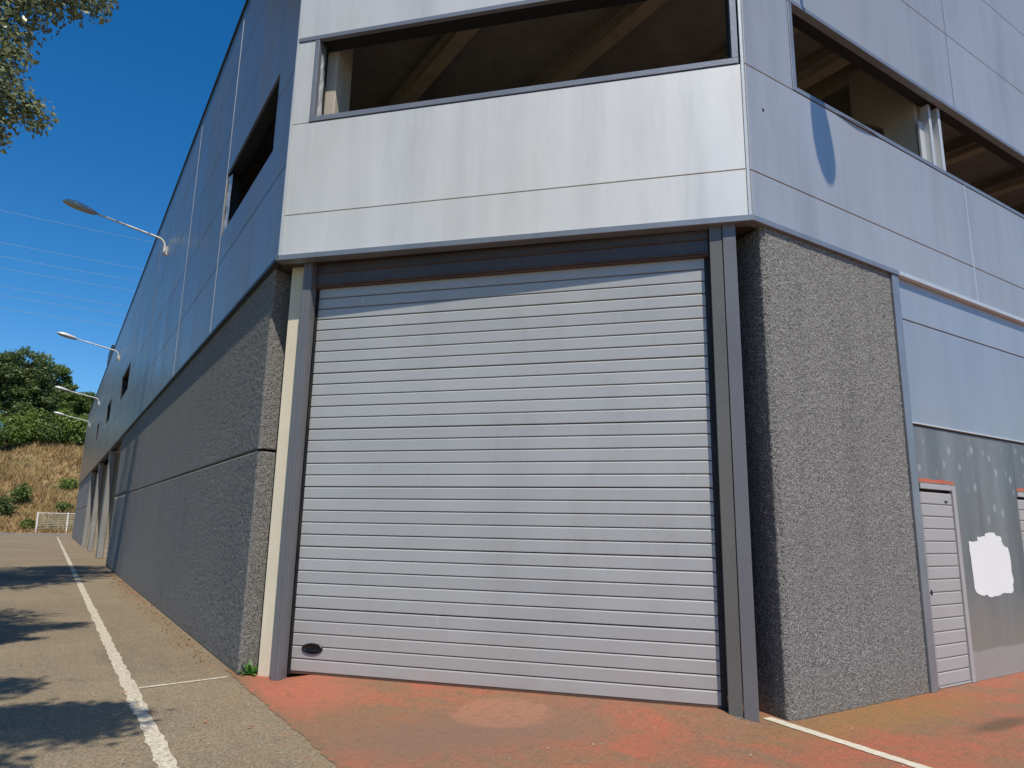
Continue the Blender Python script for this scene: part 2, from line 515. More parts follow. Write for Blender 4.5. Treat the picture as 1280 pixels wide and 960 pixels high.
def fastobj(name, verts, quads, mat, parent=None, smooth=False, kind=None):
    """verts (N,3), quads (M,4) numpy arrays"""
    c = (verts.max(0) + verts.min(0)) / 2
    me = bpy.data.meshes.new(name)
    n, m, k = len(verts), len(quads), quads.shape[1]
    me.vertices.add(n)
    me.vertices.foreach_set('co', (verts - c).astype(np.float32).ravel())
    me.loops.add(m * k)
    me.loops.foreach_set('vertex_index', quads.astype(np.int32).ravel())
    me.polygons.add(m)
    me.polygons.foreach_set('loop_start', np.arange(0, m * k, k, dtype=np.int32))
    me.polygons.foreach_set('loop_total', np.full(m, k, dtype=np.int32))
    if smooth:
        me.polygons.foreach_set('use_smooth', np.ones(m, dtype=bool))
    me.update(calc_edges=True)
    me.materials.append(MAT[mat])
    o = bpy.data.objects.new(name, me)
    COL.objects.link(o)
    if parent:
        o.parent = parent
        o.location = Vector(c) - wloc(parent)
    else:
        o.location = Vector(c)
    if kind:
        o['kind'] = kind
    return o


def empty(name, loc):
    o = bpy.data.objects.new(name, None)
    o.empty_display_size = 0.2
    o.location = loc
    COL.objects.link(o)
    return o


class Frame:
    """u along the wall, n outwards, z up"""

    def __init__(self, O, U, N):
        self.O, self.U, self.N = Vector(O), Vector(U).normalized(), Vector(N).normalized()

    def p(self, u, n, z):
        v = self.O + self.U * u + self.N * n
        return (v.x, v.y, v.z + z)


BOXF = [(0, 1, 2, 3), (7, 6, 5, 4), (0, 4, 5, 1), (1, 5, 6, 2), (2, 6, 7, 3), (3, 7, 4, 0)]


def fixn(verts, faces):
    bm = bmesh.new()
    vs_ = [bm.verts.new(v) for v in verts]
    for f in faces:
        try:
            bm.faces.new([vs_[i] for i in f])
        except ValueError:
            pass
    bmesh.ops.recalc_face_normals(bm, faces=bm.faces)
    bm.verts.index_update()
    V = [tuple(v.co) for v in bm.verts]
    F = [tuple(v.index for v in f.verts) for f in bm.faces]
    bm.free()
    return V, F


def fbox(fr, name, u0, u1, n0, n1, z0, z1, mat, parent=None, ch=0.0):
    """box in a wall frame; the front (n1) edge chamfered by ch"""
    if ch <= 0:
        V = [fr.p(u, n, z) for n in (n0, n1) for (u, z) in ((u0, z0), (u1, z0), (u1, z1), (u0, z1))]
        F = BOXF
    else:
        V = [fr.p(u, n0, z) for (u, z) in ((u0, z0), (u1, z0), (u1, z1), (u0, z1))]
        V += [fr.p(u, n1 - ch, z) for (u, z) in ((u0, z0), (u1, z0), (u1, z1), (u0, z1))]
        V += [fr.p(u, n1, z) for (u, z) in ((u0 + ch, z0 + ch), (u1 - ch, z0 + ch), (u1 - ch, z1 - ch), (u0 + ch, z1 - ch))]
        F = [(0, 1, 2, 3), (8, 9, 10, 11)]
        for a in range(4):
            b = (a + 1) % 4
            F += [(a, b, 4 + b, 4 + a), (4 + a, 4 + b, 8 + b, 8 + a)]
    V, F = fixn(V, F)
    return obj(name, V, F, mat, parent)


def holed(fr, name, u0, u1, z0, z1, holes, n0, n1, mat, parent=None):
    us = sorted({u0, u1} | {h for H in holes for h in H[:2] if u0 < h < u1})
    zs = sorted({z0, z1} | {h for H in holes for h in H[2:] if z0 < h < z1})

    def solid(i, j):
        if i < 0 or j < 0 or i >= len(us) - 1 or j >= len(zs) - 1:
            return False
        cu, cz = (us[i] + us[i + 1]) / 2, (zs[j] + zs[j + 1]) / 2
        return not any(a < cu < b and c < cz < d for a, b, c, d in holes)
    idx, V, F = {}, [], []

    def vid(i, j, k):
        if (i, j, k) not in idx:
            idx[(i, j, k)] = len(V)
            V.append(fr.p(us[i], (n0, n1)[k], zs[j]))
        return idx[(i, j, k)]
    for i in range(len(us) - 1):
        for j in range(len(zs) - 1):
            if not solid(i, j):
                continue
            for k in (0, 1):
                F.append((vid(i, j, k), vid(i + 1, j, k), vid(i + 1, j + 1, k), vid(i, j + 1, k)))
            for (di, dj, a, b) in ((-1, 0, (i, j), (i, j + 1)), (1, 0, (i + 1, j), (i + 1, j + 1)), (0, -1, (i, j), (i + 1, j)), (0, 1, (i, j + 1), (i + 1, j + 1))):
                if not solid(i + di, j + dj):
                    F.append((vid(*a, 0), vid(*b, 0), vid(*b, 1), vid(*a, 1)))
    if not F:
        return None
    V, F = fixn(V, F)
    return obj(name, V, F, mat, parent)


def prism(name, pts, z0, z1, mat, parent=None):
    n = len(pts)
    V = [(x, y, z0) for x, y in pts] + [(x, y, z1) for x, y in pts]
    F = [tuple(range(n)), tuple(range(n, 2 * n))] + [(i, (i + 1) % n, n + (i + 1) % n, n + i) for i in range(n)]
    V, F = fixn(V, F)
    return obj(name, V, F, mat, parent)


def tube_vf(pts, rad, seg=8):
    pts = [Vector(p) for p in pts]
    V, F = [], []
    for i, p in enumerate(pts):
        d = (pts[min(i + 1, len(pts) - 1)] - pts[max(i - 1, 0)]).normalized()
        a = d.orthogonal().normalized()
        if abs(d.z) < 0.9:
            a = d.cross(Vector((0, 0, 1))).normalized()
        b = d.cross(a)
        r = rad[i] if isinstance(rad, (list, tuple)) else rad
        for k in range(seg):
            t = 2 * math.pi * k / seg
            V.append(tuple(p + a * math.cos(t) * r + b * math.sin(t) * r))
    for i in range(len(pts) - 1):
        for k in range(seg):
            F.append((i * seg + k, i * seg + (k + 1) % seg, (i + 1) * seg + (k + 1) % seg, (i + 1) * seg + k))
    F.append(tuple(range(seg))[::-1])
    F.append(tuple(range((len(pts) - 1) * seg, len(pts) * seg)))
    return V, F


def tube(name, pts, rad, mat, parent=None, seg=8):
    V, F = tube_vf(pts, rad, seg)
    return obj(name, V, F, mat, parent, True)


def blur(a, k):
    for _ in range(k):
        a = (a + np.roll(a, 1, 0) + np.roll(a, -1, 0)) / 3
        a = (a + np.roll(a, 1, 1) + np.roll(a, -1, 1)) / 3
    return a / a.std()


def rough_strip(name, path, z0, z1, dz, amp, mat, parent):
    """path: (x,y) samples left to right as seen from outside; sprayed rough face with real relief"""
    P = np.array(path)
    nu = len(P)
    d = np.gradient(P, axis=0)
    d /= np.linalg.norm(d, axis=1)[:, None]
    N = np.stack([d[:, 1], -d[:, 0]], 1)
    Ns = N.copy()
    for _ in range(3):
        Ns[1:-1] = (Ns[:-2] + Ns[1:-1] * 2 + Ns[2:]) / 4
    Ns /= np.linalg.norm(Ns, axis=1)[:, None]
    nz = max(2, int((z1 - z0) / dz) + 1)
    zs = np.linspace(z0, z1, nz)
    h = rng.normal(size=(nu, nz)) * 0.75 + blur(rng.normal(size=(nu, nz)), 1) * 0.3
    sp_ = np.linalg.norm(np.gradient(P, axis=0), axis=1)
    h = np.clip(h, -2, 2.4) * amp * np.minimum(1, 0.018 / sp_)[:, None]
    e = np.ones(nz)
    e[0] = e[-1] = -0.5
    X = P[:, None, :] + Ns[:, None, :] * (h * e)[:, :, None]
    V = np.empty((nu, nz, 3))
    V[:, :, :2] = X
    V[:, :, 2] = zs[None, :] + rng.normal(size=(nu, nz)) * amp * 0.3
    V[:, 0, 2] = z0
    V[:, -1, 2] = z1
    # fold the rim back so that the joint has depth
    back = P - Ns * 0.09
    lo = np.concatenate([back, np.full((nu, 1), z0)], 1)
    hi = np.concatenate([back, np.full((nu, 1), z1)], 1)
    V = np.concatenate([lo[:, None], V, hi[:, None]], 1)
    nz += 2
    # end caps
    l = V[0].copy(); l[:, :2] = back[0]
    r = V[-1].copy(); r[:, :2] = back[-1]
    V = np.concatenate([l[None], V, r[None]], 0)
    nu += 2
    I = np.arange(nu * nz).reshape(nu, nz)
    Q = np.stack([I[:-1, :-1], I[1:, :-1], I[1:, 1:], I[:-1, 1:]], -1).reshape(-1, 4)
    return fastobj(name, V.reshape(-1, 3), Q, mat, parent)


def resample(pts, steps):
    """pts list of (x,y); steps(t)->length of step at travelled distance"""
    P = [np.array(pts[0], float)]
    out = [P[0]]
    t = 0
    for a, b in zip(pts[:-1], pts[1:]):
        a, b = np.array(a, float), np.array(b, float)
        L = np.linalg.norm(b - a)
        s = 0
        while True:
            st = steps(t)
            if s + st * 1.4 >= L:
                break
            s += st
            t += st
            out.append(a + (b - a) * s / L)
        t += L - s
        out.append(b)
    return out


# ------------------------------------------------------------------ the setting: ground, road, pavement
def sheet(name, pts, z, mat, label=None):
    o = obj(name, [(x, y, z) for x, y in pts], [tuple(range(len(pts)))], mat)
    o['kind'] = 'structure'
    return o


sheet('ground', [(-900, -900), (900, -900), (900, 900), (-900, 900)], -0.03, 'ground')


def ragged(pts, step, amp, closed=True):
    out = []
    n = len(pts)
    for i in range(n):
        a, b = np.array(pts[i], float), np.array(pts[(i + 1) % n], float)
        L = np.linalg.norm(b - a)
        k = max(1, int(L / step))
        nrm = np.array([-(b - a)[1], (b - a)[0]]) / L
        for j in range(k):
            off = 0 if j == 0 else random.uniform(-amp, amp)
            out.append(tuple(a + (b - a) * j / k + nrm * off))
    return out


sheet('road', [(-5.2, -40), (3.0, -40), (3.0, 90), (-5.2, 90)], 0.0, 'asphalt')
DLn, DRn = np.array([2.336, 7.822]), np.array([5.214, 4.552])
_du = (DRn - DLn) / np.linalg.norm(DRn - DLn)
_dn = np.array([_du[1], -_du[0]])


def pave_z(x, y):
    v = np.array([x, y]) - DLn
    sx, n_ = v @ _du, v @ _dn
    t = 1 - min(max((n_ - 0.02) / 0.85, 0), 1)
    e = min(1, max(0, (sx + 0.05) / 0.30)) * min(1, max(0, (4.62 - sx) / 0.25))
    return 0.004 + 0.054 * t * t * (3 - 2 * t) * e


px_ = sorted(set([1.84] + list(np.arange(1.92, 6.3, 0.08)) + list(np.arange(6.3, 12, 0.5)) + [14, 20, 40]))
py_ = sorted(set(list(np.arange(2.6, 8.65, 0.08)) + [-10, -5, 0, 1.5]))
PV = np.array([[(x, y, pave_z(x, y)) for y in py_] for x in px_])
PV[0, :, 0] += rng.uniform(-0.02, 0.02, len(py_))
I_ = np.arange(len(px_) * len(py_)).reshape(len(px_), len(py_))
_q = np.stack([I_[:-1, :-1], I_[1:, :-1], I_[1:, 1:], I_[:-1, 1:]], -1).reshape(-1, 4)
PSTEP = (PV, _q)


pv = fastobj('pavement', PSTEP[0].reshape(-1, 3), PSTEP[1], 'red', None, True)
pv['kind'] = 'structure'


# long edge line, ragged
def strip_line(name, x0, y0, x1, y1, wd, step, amp, z, mat):
    a, b = np.array([x0, y0]), np.array([x1, y1])
    L = np.linalg.norm(b - a)
    d = (b - a) / L
    nrm = np.array([-d[1], d[0]])
    t, lft, rgt = 0.0, [], []
    while t < L:
        lft.append(a + d * t + nrm * (wd / 2 + random.uniform(-amp, amp)))
        rgt.append(a + d * t - nrm * (wd / 2 + random.uniform(-amp, amp)))
        t += step * (1 + t / 12)
    lft.append(b + nrm * wd / 2)
    rgt.append(b - nrm * wd / 2)
    V = [(p[0], p[1], z) for p in lft] + [(p[0], p[1], z) for p in rgt]
    n = len(lft)
    F = [(i, n + i, n + i + 1, i + 1) for i in range(n - 1)]
    o = obj(name, V, F, mat)
    o['kind'] = 'structure'
    return o


strip_line('road_marking', 0.868, -8, 0.86, 78, 0.122, 0.045, 0.014, 0.004, 'line')
strip_line('road_marking', 0.925, 8.06, 1.80, 8.205, 0.062, 0.06, 0.004, 0.005, 'line')
strip_line('road_marking', 5.50, 4.30, 4.70, -3.0, 0.105, 0.05, 0.005, 0.009, 'line2')
# kerb at the far end of the road
for k in range(22):
    x0 = -12 + k * 1.02
    f = Frame((x0, 90.2, 0), (1, 0, 0), (0, -1, 0))
    o = fbox(f, 'kerb', 0, 1.0, -0.15, 0, -0.02, 0.14 + random.uniform(-0.01, 0.01), 'concfar', None, 0.02)
    o['kind'] = 'structure'
# drain cover set in the road, left
drain = obj('manhole_cover', *fixn(*(lambda n=24: ([(-1.95 + 0.42 * math.cos(2 * math.pi * k / n), 38 + 0.42 * math.sin(2 * math.pi * k / n), z) for z in (-0.02, 0.012) for k in range(n)],
        [tuple(range(n)), tuple(range(n, 2 * n))] + [(k, (k + 1) % n, n + (k + 1) % n, n + k) for k in range(n)]))()), 'rust')
tag(drain, 'round rusty manhole cover set into the asphalt road', 'manhole cover')

# ------------------------------------------------------------------ the warehouse
WH = empty('warehouse', (1.9, 8.2, 0))
tag(WH, 'grey clad industrial warehouse with chamfered corner holding a big sectional door', 'warehouse')

LX, RY = 1.85, 4.09                       # cladding planes: side wall x = LX, right wall y = RY
CL, CR = Vector((LX, 7.93, 0)), Vector((5.40, RY, 0))
fL = Frame((LX, 0, 0), (0, 1, 0), (-1, 0, 0))
fR = Frame((0, RY, 0), (1, 0, 0), (0, -1, 0))
cu = (CR - CL).normalized()
fC = Frame(CL, cu, (cu.y, -cu.x, 0))
CW = (CR - CL).length
ZB, ZT = 4.64, 10.85
LEND, REND = 74.0, 24.0
G = 0.007

# --- cladding on the side wall
winL = [(8.72, 12.06, 6.36, 7.50), (29.3, 33.2, 6.42, 7.5), (38.9, 42.2, 6.42, 7.5), (48.0, 51.6, 6.42, 7.5), (66.5, 69.5, 6.42, 7.5)]
rowsL = [ZB, 5.81, 7.08, 8.35, 9.63, ZT - 0.04]
colsL = [7.93, 12.1, 16.3, 22.85, 29.25, 36.0, 42.5, 49.0, 55.5, 62.0, 68.0, LEND]


def clad(fr, cols, rows, wins, mat, first=0.0):
    for a, b in zip(cols[:-1], cols[1:]):
        for c, d in zip(rows[:-1], rows[1:]):
            hs = [h for h in wins if h[0] < b and h[1] > a and h[2] < d and h[3] > c]
            if hs:
                holed(fr, 'cladding_panel', a + G, b - G, c + G, d - G, hs, -0.06, 0, mat, WH)
            else:
                fbox(fr, 'cladding_panel', a + G, b - G, -0.06, 0, c + G, d - G, mat, WH, 0.004)


clad(fL, colsL, rowsL, winL, 'clad_shaded')
for y in colsL[1:-1]:
    fbox(fL, 'joint_trim', y - 0.012, y + 0.012, -0.03, 0.004, ZB + 0.01, ZT - 0.06, 'trim' if y < 20 else 'frame', WH)
holed(fL, 'backing_wall', 7.99, LEND, ZB - 0.02, ZT - 0.05, winL, -0.26, -0.065, 'back', WH)
for (a, b, c, d) in winL:
    wf = holed(fL, 'window_frame', a - 0.001, b + 0.001, c - 0.001, d + 0.001, [(a + 0.035, b - 0.035, c + 0.04, d - 0.04)], -0.20, -0.02, 'coping', WH)
# bent light flashing left hanging in the first side window
V = []
for k in range(9):
    z = 6.40 + k * 0.125
    wob = 0.02 * math.sin(k * 1.7)
    for u, n in ((11.80 + wob, -0.04), (11.98, -0.015 + wob * 0.5), (12.0, -0.03)):
        V.append(fL.p(u - 0.02 * k / 8 * (1 if u < 11.9 else 0), n, z))
F = [(k * 3 + j, k * 3 + j + 1, k * 3 + j + 4, k * 3 + j + 3) for k in range(8) for j in range(2)]
obj('bent_flashing', V, F, 'trim', WH)

# --- cladding on the chamfered corner
winC = [(0.255, CW - 0.045, 6.325, 7.475)]
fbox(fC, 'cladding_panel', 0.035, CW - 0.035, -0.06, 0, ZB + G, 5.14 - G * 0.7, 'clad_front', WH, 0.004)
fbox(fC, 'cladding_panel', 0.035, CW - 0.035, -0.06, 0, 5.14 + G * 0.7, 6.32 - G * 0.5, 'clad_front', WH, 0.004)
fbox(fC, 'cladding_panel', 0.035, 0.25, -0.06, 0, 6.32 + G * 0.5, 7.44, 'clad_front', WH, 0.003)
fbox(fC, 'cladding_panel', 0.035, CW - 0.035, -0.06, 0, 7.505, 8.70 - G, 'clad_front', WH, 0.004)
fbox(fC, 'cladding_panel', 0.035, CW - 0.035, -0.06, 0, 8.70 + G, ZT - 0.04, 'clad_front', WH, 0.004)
fbox(fC, 'window_head', 0.03, CW - 0.03, -0.05, 0.012, 7.445, 7.50, 'frame', WH, 0.003)
fbox(fC, 'window_sill', 0.255, CW - 0.05, -0.16, 0.010, 6.327, 6.392, 'frame', WH, 0.003)
fbox(fC, 'window_jamb', 0.255, 0.315, -0.16, 0.008, 6.394, 7.443, 'frame', WH, 0.003)
fbox(fC, 'window_jamb', CW - 0.115, CW - 0.05, -0.16, 0.008, 6.394, 7.443, 'frame', WH, 0.003)
holed(fC, 'backing_wall', 0.06, CW - 0.06, ZB - 0.02, ZT - 0.05, [(0.30, CW - 0.10, 6.36, 7.44)], -0.24, -0.065, 'back', WH)
# torn foil hanging beside the jamb
V = []
for k in range(10):
    z = 6.40 + k * 0.10
    for j, u in enumerate((0.318, 0.328 + 0.004 * math.sin(k * 2.1), 0.340 - 0.002 * k + 0.003 * math.cos(k * 1.3))):
        V.append(fC.p(u, -0.06 - 0.03 * j + 0.01 * math.sin(k * 1.9 + j), z))
F = [(k * 3 + j, k * 3 + j + 1, k * 3 + j + 4, k * 3 + j + 3) for k in range(9) for j in range(2)]
obj('torn_foil', V, F, 'trim', WH)
# corner trims
for fr, u in ((fC, 0.0), (fC, CW)):
    s = 1 if u == 0 else -1
    lo, hi = sorted((u + s * 0.002, u + s * 0.032))
    fbox(fr, 'corner_trim', lo, hi, -0.05, 0.006, ZB, ZT - 0.04, 'trim', WH, 0.003)

# --- cladding on the right wall
winR = [(6.24, 15.0, 6.34, 7.48), (15.4, 20.0, 6.34, 7.48)]
rowsR = [ZB, 5.135, 6.325, 7.50, 8.69, 9.935, ZT - 0.04]
colsR = [5.415, 9.975, 14.6, 19.3, REND]
for a, b in zip(colsR[:-1], colsR[1:]):
    for c, d in zip(rowsR[:-1], rowsR[1:]):
        if abs(c - 6.325) < 0.01:
            continue
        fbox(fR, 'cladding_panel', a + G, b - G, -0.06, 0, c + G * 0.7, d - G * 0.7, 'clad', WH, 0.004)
fbox(fR, 'cladding_panel', 5.415 + G, 6.205, -0.06, 0, 6.325 + G * 0.7, 7.50 - G * 0.7, 'clad', WH, 0.004)
fbox(fR, 'cladding_panel', 20.05, REND - G, -0.06, 0, 6.325 + G * 0.7, 7.50 - G * 0.7, 'clad', WH, 0.004)
for x in colsR[1:-1]:
    fbox(fR, 'joint_trim', x - 0.010, x + 0.010, -0.03, 0.003, ZB + 0.01, 6.32, 'trim', WH)
    fbox(fR, 'joint_trim', x - 0.006, x + 0.006, -0.03, 0.002, 7.51, ZT - 0.06, 'flash', WH)
fbox(fR, 'window_head', 6.21, 20.0, -0.08, 0.010, 7.445, 7.498, 'flash', WH, 0.003)
fbox(fR, 'window_sill', 6.285, 20.0, -0.16, 0.006, 6.330, 6.385, 'flash', WH, 0.003)
fbox(fR, 'window_jamb', 6.21, 6.28, -0.16, 0.006, 6.330, 7.443, 'flash', WH, 0.003)
for (a, b) in ((9.47, 9.50), (9.66, 9.69)):
    fbox(fR, 'window_mullion', a, b + 0.03, -0.22, -0.12 + 0.03 * (a > 9.6), 6.387, 7.443, 'trim', WH, 0.004)
fbox(fR, 'mullion_plate', 9.36, 9.66, -0.235, -0.21, 6.387, 7.20, 'trim', WH)
holed(fR, 'backing_wall', 5.45, REND, ZB - 0.02, ZT - 0.05, winR, -0.24, -0.065, 'back', WH)
fbox(fR, 'drill_hole', 5.655, 5.685, 0.0003, 0.0012, 5.865, 5.90, 'black', WH)
# lifted strip under the sill
V = []
for k in range(13):
    x = 6.9 + k * 0.09
    b = 0.03 * math.sin(math.pi * k / 12) ** 2
    V += [fR.p(x, 0.008 + b, 6.33), fR.p(x, 0.004 + b * 0.2, 6.345 + 0.0)]
obj('lifted_strip', V, [(2 * k, 2 * k + 2, 2 * k + 3, 2 * k + 1) for k in range(12)], 'flash', WH)

# --- copings and bottom flashings
fbox(fL, 'coping', 7.9, LEND, -0.35, 0.03, ZT - 0.035, ZT + 0.03, 'coping', WH, 0.005)
fbox(fC, 'coping', 0.0, CW, -0.35, 0.03, ZT - 0.035, ZT + 0.028, 'coping', WH, 0.005)
fbox(fR, 'coping', 5.42, REND, -0.35, 0.03, ZT - 0.035, ZT + 0.026, 'coping', WH, 0.005)
fbox(fL, 'raised_coping', 45.8, 48.6, -0.5, 0.05, ZT + 0.03, ZT + 0.75, 'coping', WH, 0.01)
fbox(fL, 'flashing', 7.90, LEND, -0.10, 0.012, ZB - 0.045, ZB, 'coping', WH, 0.004)
fbox(fC, 'flashing', -0.015, CW + 0.015, -0.12, 0.022, ZB - 0.060, ZB + 0.004, 'flash', WH, 0.004)
fbox(fR, 'flashing', 5.41, 8.02, -0.10, 0.020, ZB - 0.058, ZB + 0.003, 'flash', WH, 0.004)
fbox(fR, 'flashing', 8.02, REND, -0.10, 0.020, ZB - 0.048, ZB + 0.003, 'trim', WH, 0.004)

# --- soffit over the door niche
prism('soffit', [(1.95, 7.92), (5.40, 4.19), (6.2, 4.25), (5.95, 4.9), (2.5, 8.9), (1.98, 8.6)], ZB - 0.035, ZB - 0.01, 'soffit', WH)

# --- sectional door in the niche
DL = Vector((2.336, 7.822, 0))
DR = Vector((5.214, 4.552, 0))
du = (DR - DL).normalized()
fD = Frame(DL, du, (du.y, -du.x, 0))
DWID = (DR - DL).length
door = empty('sectional_door', tuple(DL - Vector((1.9, 8.2, 0))))
door.parent = WH
door['label'] = 'big grey sectional door of horizontal slats with small black oval handle'
PITCH = 0.1284
Z0 = 0.080
prof = [(-0.022, 0.000), (-0.003, 0.0035), (0.0, 0.008), (0.0, PITCH - 0.017), (-0.0015, PITCH - 0.0135), (-0.0105, PITCH - 0.0045), (-0.022, PITCH - 0.0035)]


def slat_mesh(gap):
    V, F = [], []
    pr = [(n, z * (PITCH - gap) / PITCH) for n, z in prof]
    for u in (0.0, DWID):
        for n, z in pr:
            V.append((fD.U * (u - DWID / 2) + fD.N * n + Vector((0, 0, z - PITCH / 2)))[:])
    k = len(pr)
    for i in range(k - 1):
        F.append((i, i + 1, k + i + 1, k + i))
    F.append((k - 1, 0, k, 2 * k - 1))
    F += [tuple(range(k)), tuple(range(k, 2 * k))]
    V, F = fixn(V, F)
    me = bpy.data.meshes.new('slat')
    me.from_pydata(V, [], F)
    me.materials.append(MAT['slat'])
    return me


sm_a, sm_b = slat_mesh(0.0), slat_mesh(0.0035)
for k in range(33):
    o = bpy.data.objects.new('slat', sm_b if k % 5 == 4 else sm_a)
    COL.objects.link(o)
    o.parent = door
    c = fD.U * (DWID / 2) + fD.N * random.uniform(-0.0008, 0.0008)
    o.location = (c.x, c.y, Z0 + PITCH * (k + 0.5))
fbox(fD, 'door_core', -0.01, DWID + 0.01, -0.06, -0.0225, 0.07, 4.35, 'back', door)
fbox(fD, 'bottom_seal', 0.0, DWID, -0.03, -0.004, 0.058, 0.079, 'rust', door)
# oval handle: ring and cup
hu, hz, hr, hs = 0.238, 0.315, 0.124, 0.056
V, F = [], []
ringp = [(1.0, 0.001), (0.99, 0.010), (0.90, 0.016), (0.76, 0.013), (0.68, 0.004), (0.55, 0.0025), (0.3, 0.0015)]
NS = 40
for f_, n_ in ringp:
    for k in range(NS):
        t = 2 * math.pi * k / NS
        V.append(fD.p(hu + hr * f_ * math.cos(t), n_, hz + hs * f_ * math.sin(t)))
for i in range(len(ringp) - 1):
    for k in range(NS):
        F.append((i * NS + k, i * NS + (k + 1) % NS, (i + 1) * NS + (k + 1) % NS, (i + 1) * NS + k))
F.append(tuple(range((len(ringp) - 1) * NS, len(ringp) * NS)))
V, F = fixn(V, F)
hd = obj('handle', V, F, 'black', door, True)
hd['label'] = 'black oval handle'
# grip bar across the handle cup
V, F = tube_vf([fD.p(hu - 0.06 + 0.015 * k, 0.012 + 0.003 * math.sin(math.pi * k / 8), hz - 0.012) for k in range(9)], 0.008, 8)
obj('grip', V, F, 'black', door, True)

# door surround
fbox(fD, 'guide_seal', -0.0315, -0.001, -0.05, 0.004, 0.05, 4.34, 'seal', WH)
fbox(fD, 'guide_seal', DWID + 0.001, DWID + 0.056, -0.05, 0.010, 0.05, 4.34, 'seal', WH)
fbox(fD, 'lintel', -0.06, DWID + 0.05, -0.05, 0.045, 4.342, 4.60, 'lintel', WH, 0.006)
fbox(fD, 'lintel_rail', -0.06, DWID + 0.05, 0.0, 0.062, 4.322, 4.345, 'rust', WH, 0.004)
fbox(fD, 'lintel_rail', -0.06, DWID + 0.05, 0.0, 0.056, 4.300, 4.3185, 'rust', WH, 0.004)
fbox(fD, 'lintel_rail', -0.06, DWID + 0.05, 0.046, 0.062, 4.475, 4.490, 'rust', WH, 0.003)
# left post: folded steel, stepped front
fbox(fD, 'post', -0.142, -0.094, 0.0, 0.150, 0.004, 4.602, 'post2', WH, 0.004)
fbox(fD, 'post', -0.093, -0.045, 0.0, 0.147, 0.004, 4.602, 'post2', WH, 0.004)
fbox(fD, 'post_fold', -0.0445, -0.032, 0.02, 0.140, 0.004, 4.602, 'post2', WH, 0.003)
# right post: two folded profiles side by side
fbox(fD, 'post', 4.414, 4.535, 0.0, 0.118, 0.020, 4.602, 'post', WH, 0.004)
fbox(fD, 'post', 4.541, 4.665, 0.0, 0.128, 0.004, 4.602, 'post2', WH, 0.004)
fbox(fD, 'post_foot', 4.37, 4.53, 0.06, 0.165, 0.010, 0.036, 'post', WH, 0.004)
# plastered wall behind the posts
fbox(fD, 'plaster_wall', -0.39, -0.143, -0.30, 0.006, 0.004, 4.60, 'cream', WH)
fbox(fD, 'niche_wall', DWID - 0.1, DWID + 0.62, -0.75, -0.62, 0.004, 4.60, 'back', WH)  # near-black colour paints in the deep shade of the gap beside the post

# --- rough sprayed concrete, real relief
CX = 1.90
AR = (CX, 8.235)
RETL = (2.17, 8.345)


def stepL(t):
    return 0.017 + max(0, t - 0.6) * 0.0065


zones = [(0.0, 2.405), (2.435, ZB - 0.045)]
for z0, z1 in zones:
    path = resample([RETL, (CX + 0.02, 8.25), (CX, 8.275), (CX, 24.98)][::-1], lambda t: 0.017 + max(0, 16.3 - t) * 0.0065)
    rough_strip('concrete_panel', path, z0, z1, 0.017, 0.0028, 'conc', WH)
    path = resample([(CX, 29.4), (CX, 25.01)], lambda t: 0.12)
    rough_strip('concrete_panel', path, z0, z1, 0.09, 0.006, 'conc', WH)
fbox(fL, 'concrete_core', 8.6, 29.35, -0.5, -0.14, 0.0, 4.6, 'back', WH)
# end return of the near concrete
path = resample([(5.74, 4.92), (5.59, 4.16), (5.63, 4.112), (7.865, 4.112)], lambda t: 0.014)
rough_strip('concrete_panel', path, 0.0, ZB - 0.05, 0.015, 0.0030, 'conc', WH)
prism('concrete_core', [(5.84, 4.3), (7.86, 4.25), (7.86, 4.9), (5.80, 4.9)], 0.0, 4.6, 'back', WH)

# far bays of the side wall: fins, block walls, doors, end concrete
for y, x0 in ((35.2, 1.90), (43.4, 1.90), (51.5, 1.90)):
    fF = Frame((0, y, 0), (1, 0, 0), (0, -1, 0))
    fbox(fF, 'pier', x0, 2.13, -0.9, 0, 0, 4.59, 'concfar', WH, 0.02)
    nb = 22
    for r in range(nb):
        for c in range(2):
            xa = 2.13 + (c * 0.42 if r % 2 == 0 else (0 if c == 0 else 0.21))
            xb = 2.13 + (0.42 if c == 0 and r % 2 == 0 else (0.21 if c == 0 else 0.7))
            fbox(fF, 'block', xa + 0.008, xb - 0.008, -0.3, -0.06 + random.uniform(-0.006, 0.006), r * 0.205 + 0.006, r * 0.205 + 0.199, 'block', WH, 0.006)
    fbox(fF, 'mortar_core', 2.132, 2.84, -0.28, -0.075, 0, 4.52, 'concfar', WH)
fbox(fL, 'recess_wall', 29.4, 53.0, -1.0, -0.95, 0, 4.6, 'block', WH)
for (y0, y1) in ((37.2, 39.6), (45.5, 47.9)):
    d = fbox(fL, 'bay_door', y0, y1, -0.945, -0.90, 0.01, 2.9, 'pedoor', WH, 0.01)
for y0, y1 in ((52.4, 59.6), (59.63, 66.8), (66.83, LEND)):
    for z0, z1 in zones:
        fbox(fL, 'concrete_panel', y0, y1, -0.35, -0.045, z0, z1, 'concfar', WH, 0.01)
prism('end_wall', [(1.95, LEND - 0.3), (REND, LEND - 0.3), (REND, LEND), (1.95, LEND)], 0, ZT - 0.06, 'concfar', WH)
prism('end_wall', [(REND - 0.3, 4.2), (REND, 4.2), (REND, LEND - 0.31), (REND - 0.3, LEND - 0.31)], 0, ZT - 0.06, 'concfar', WH)

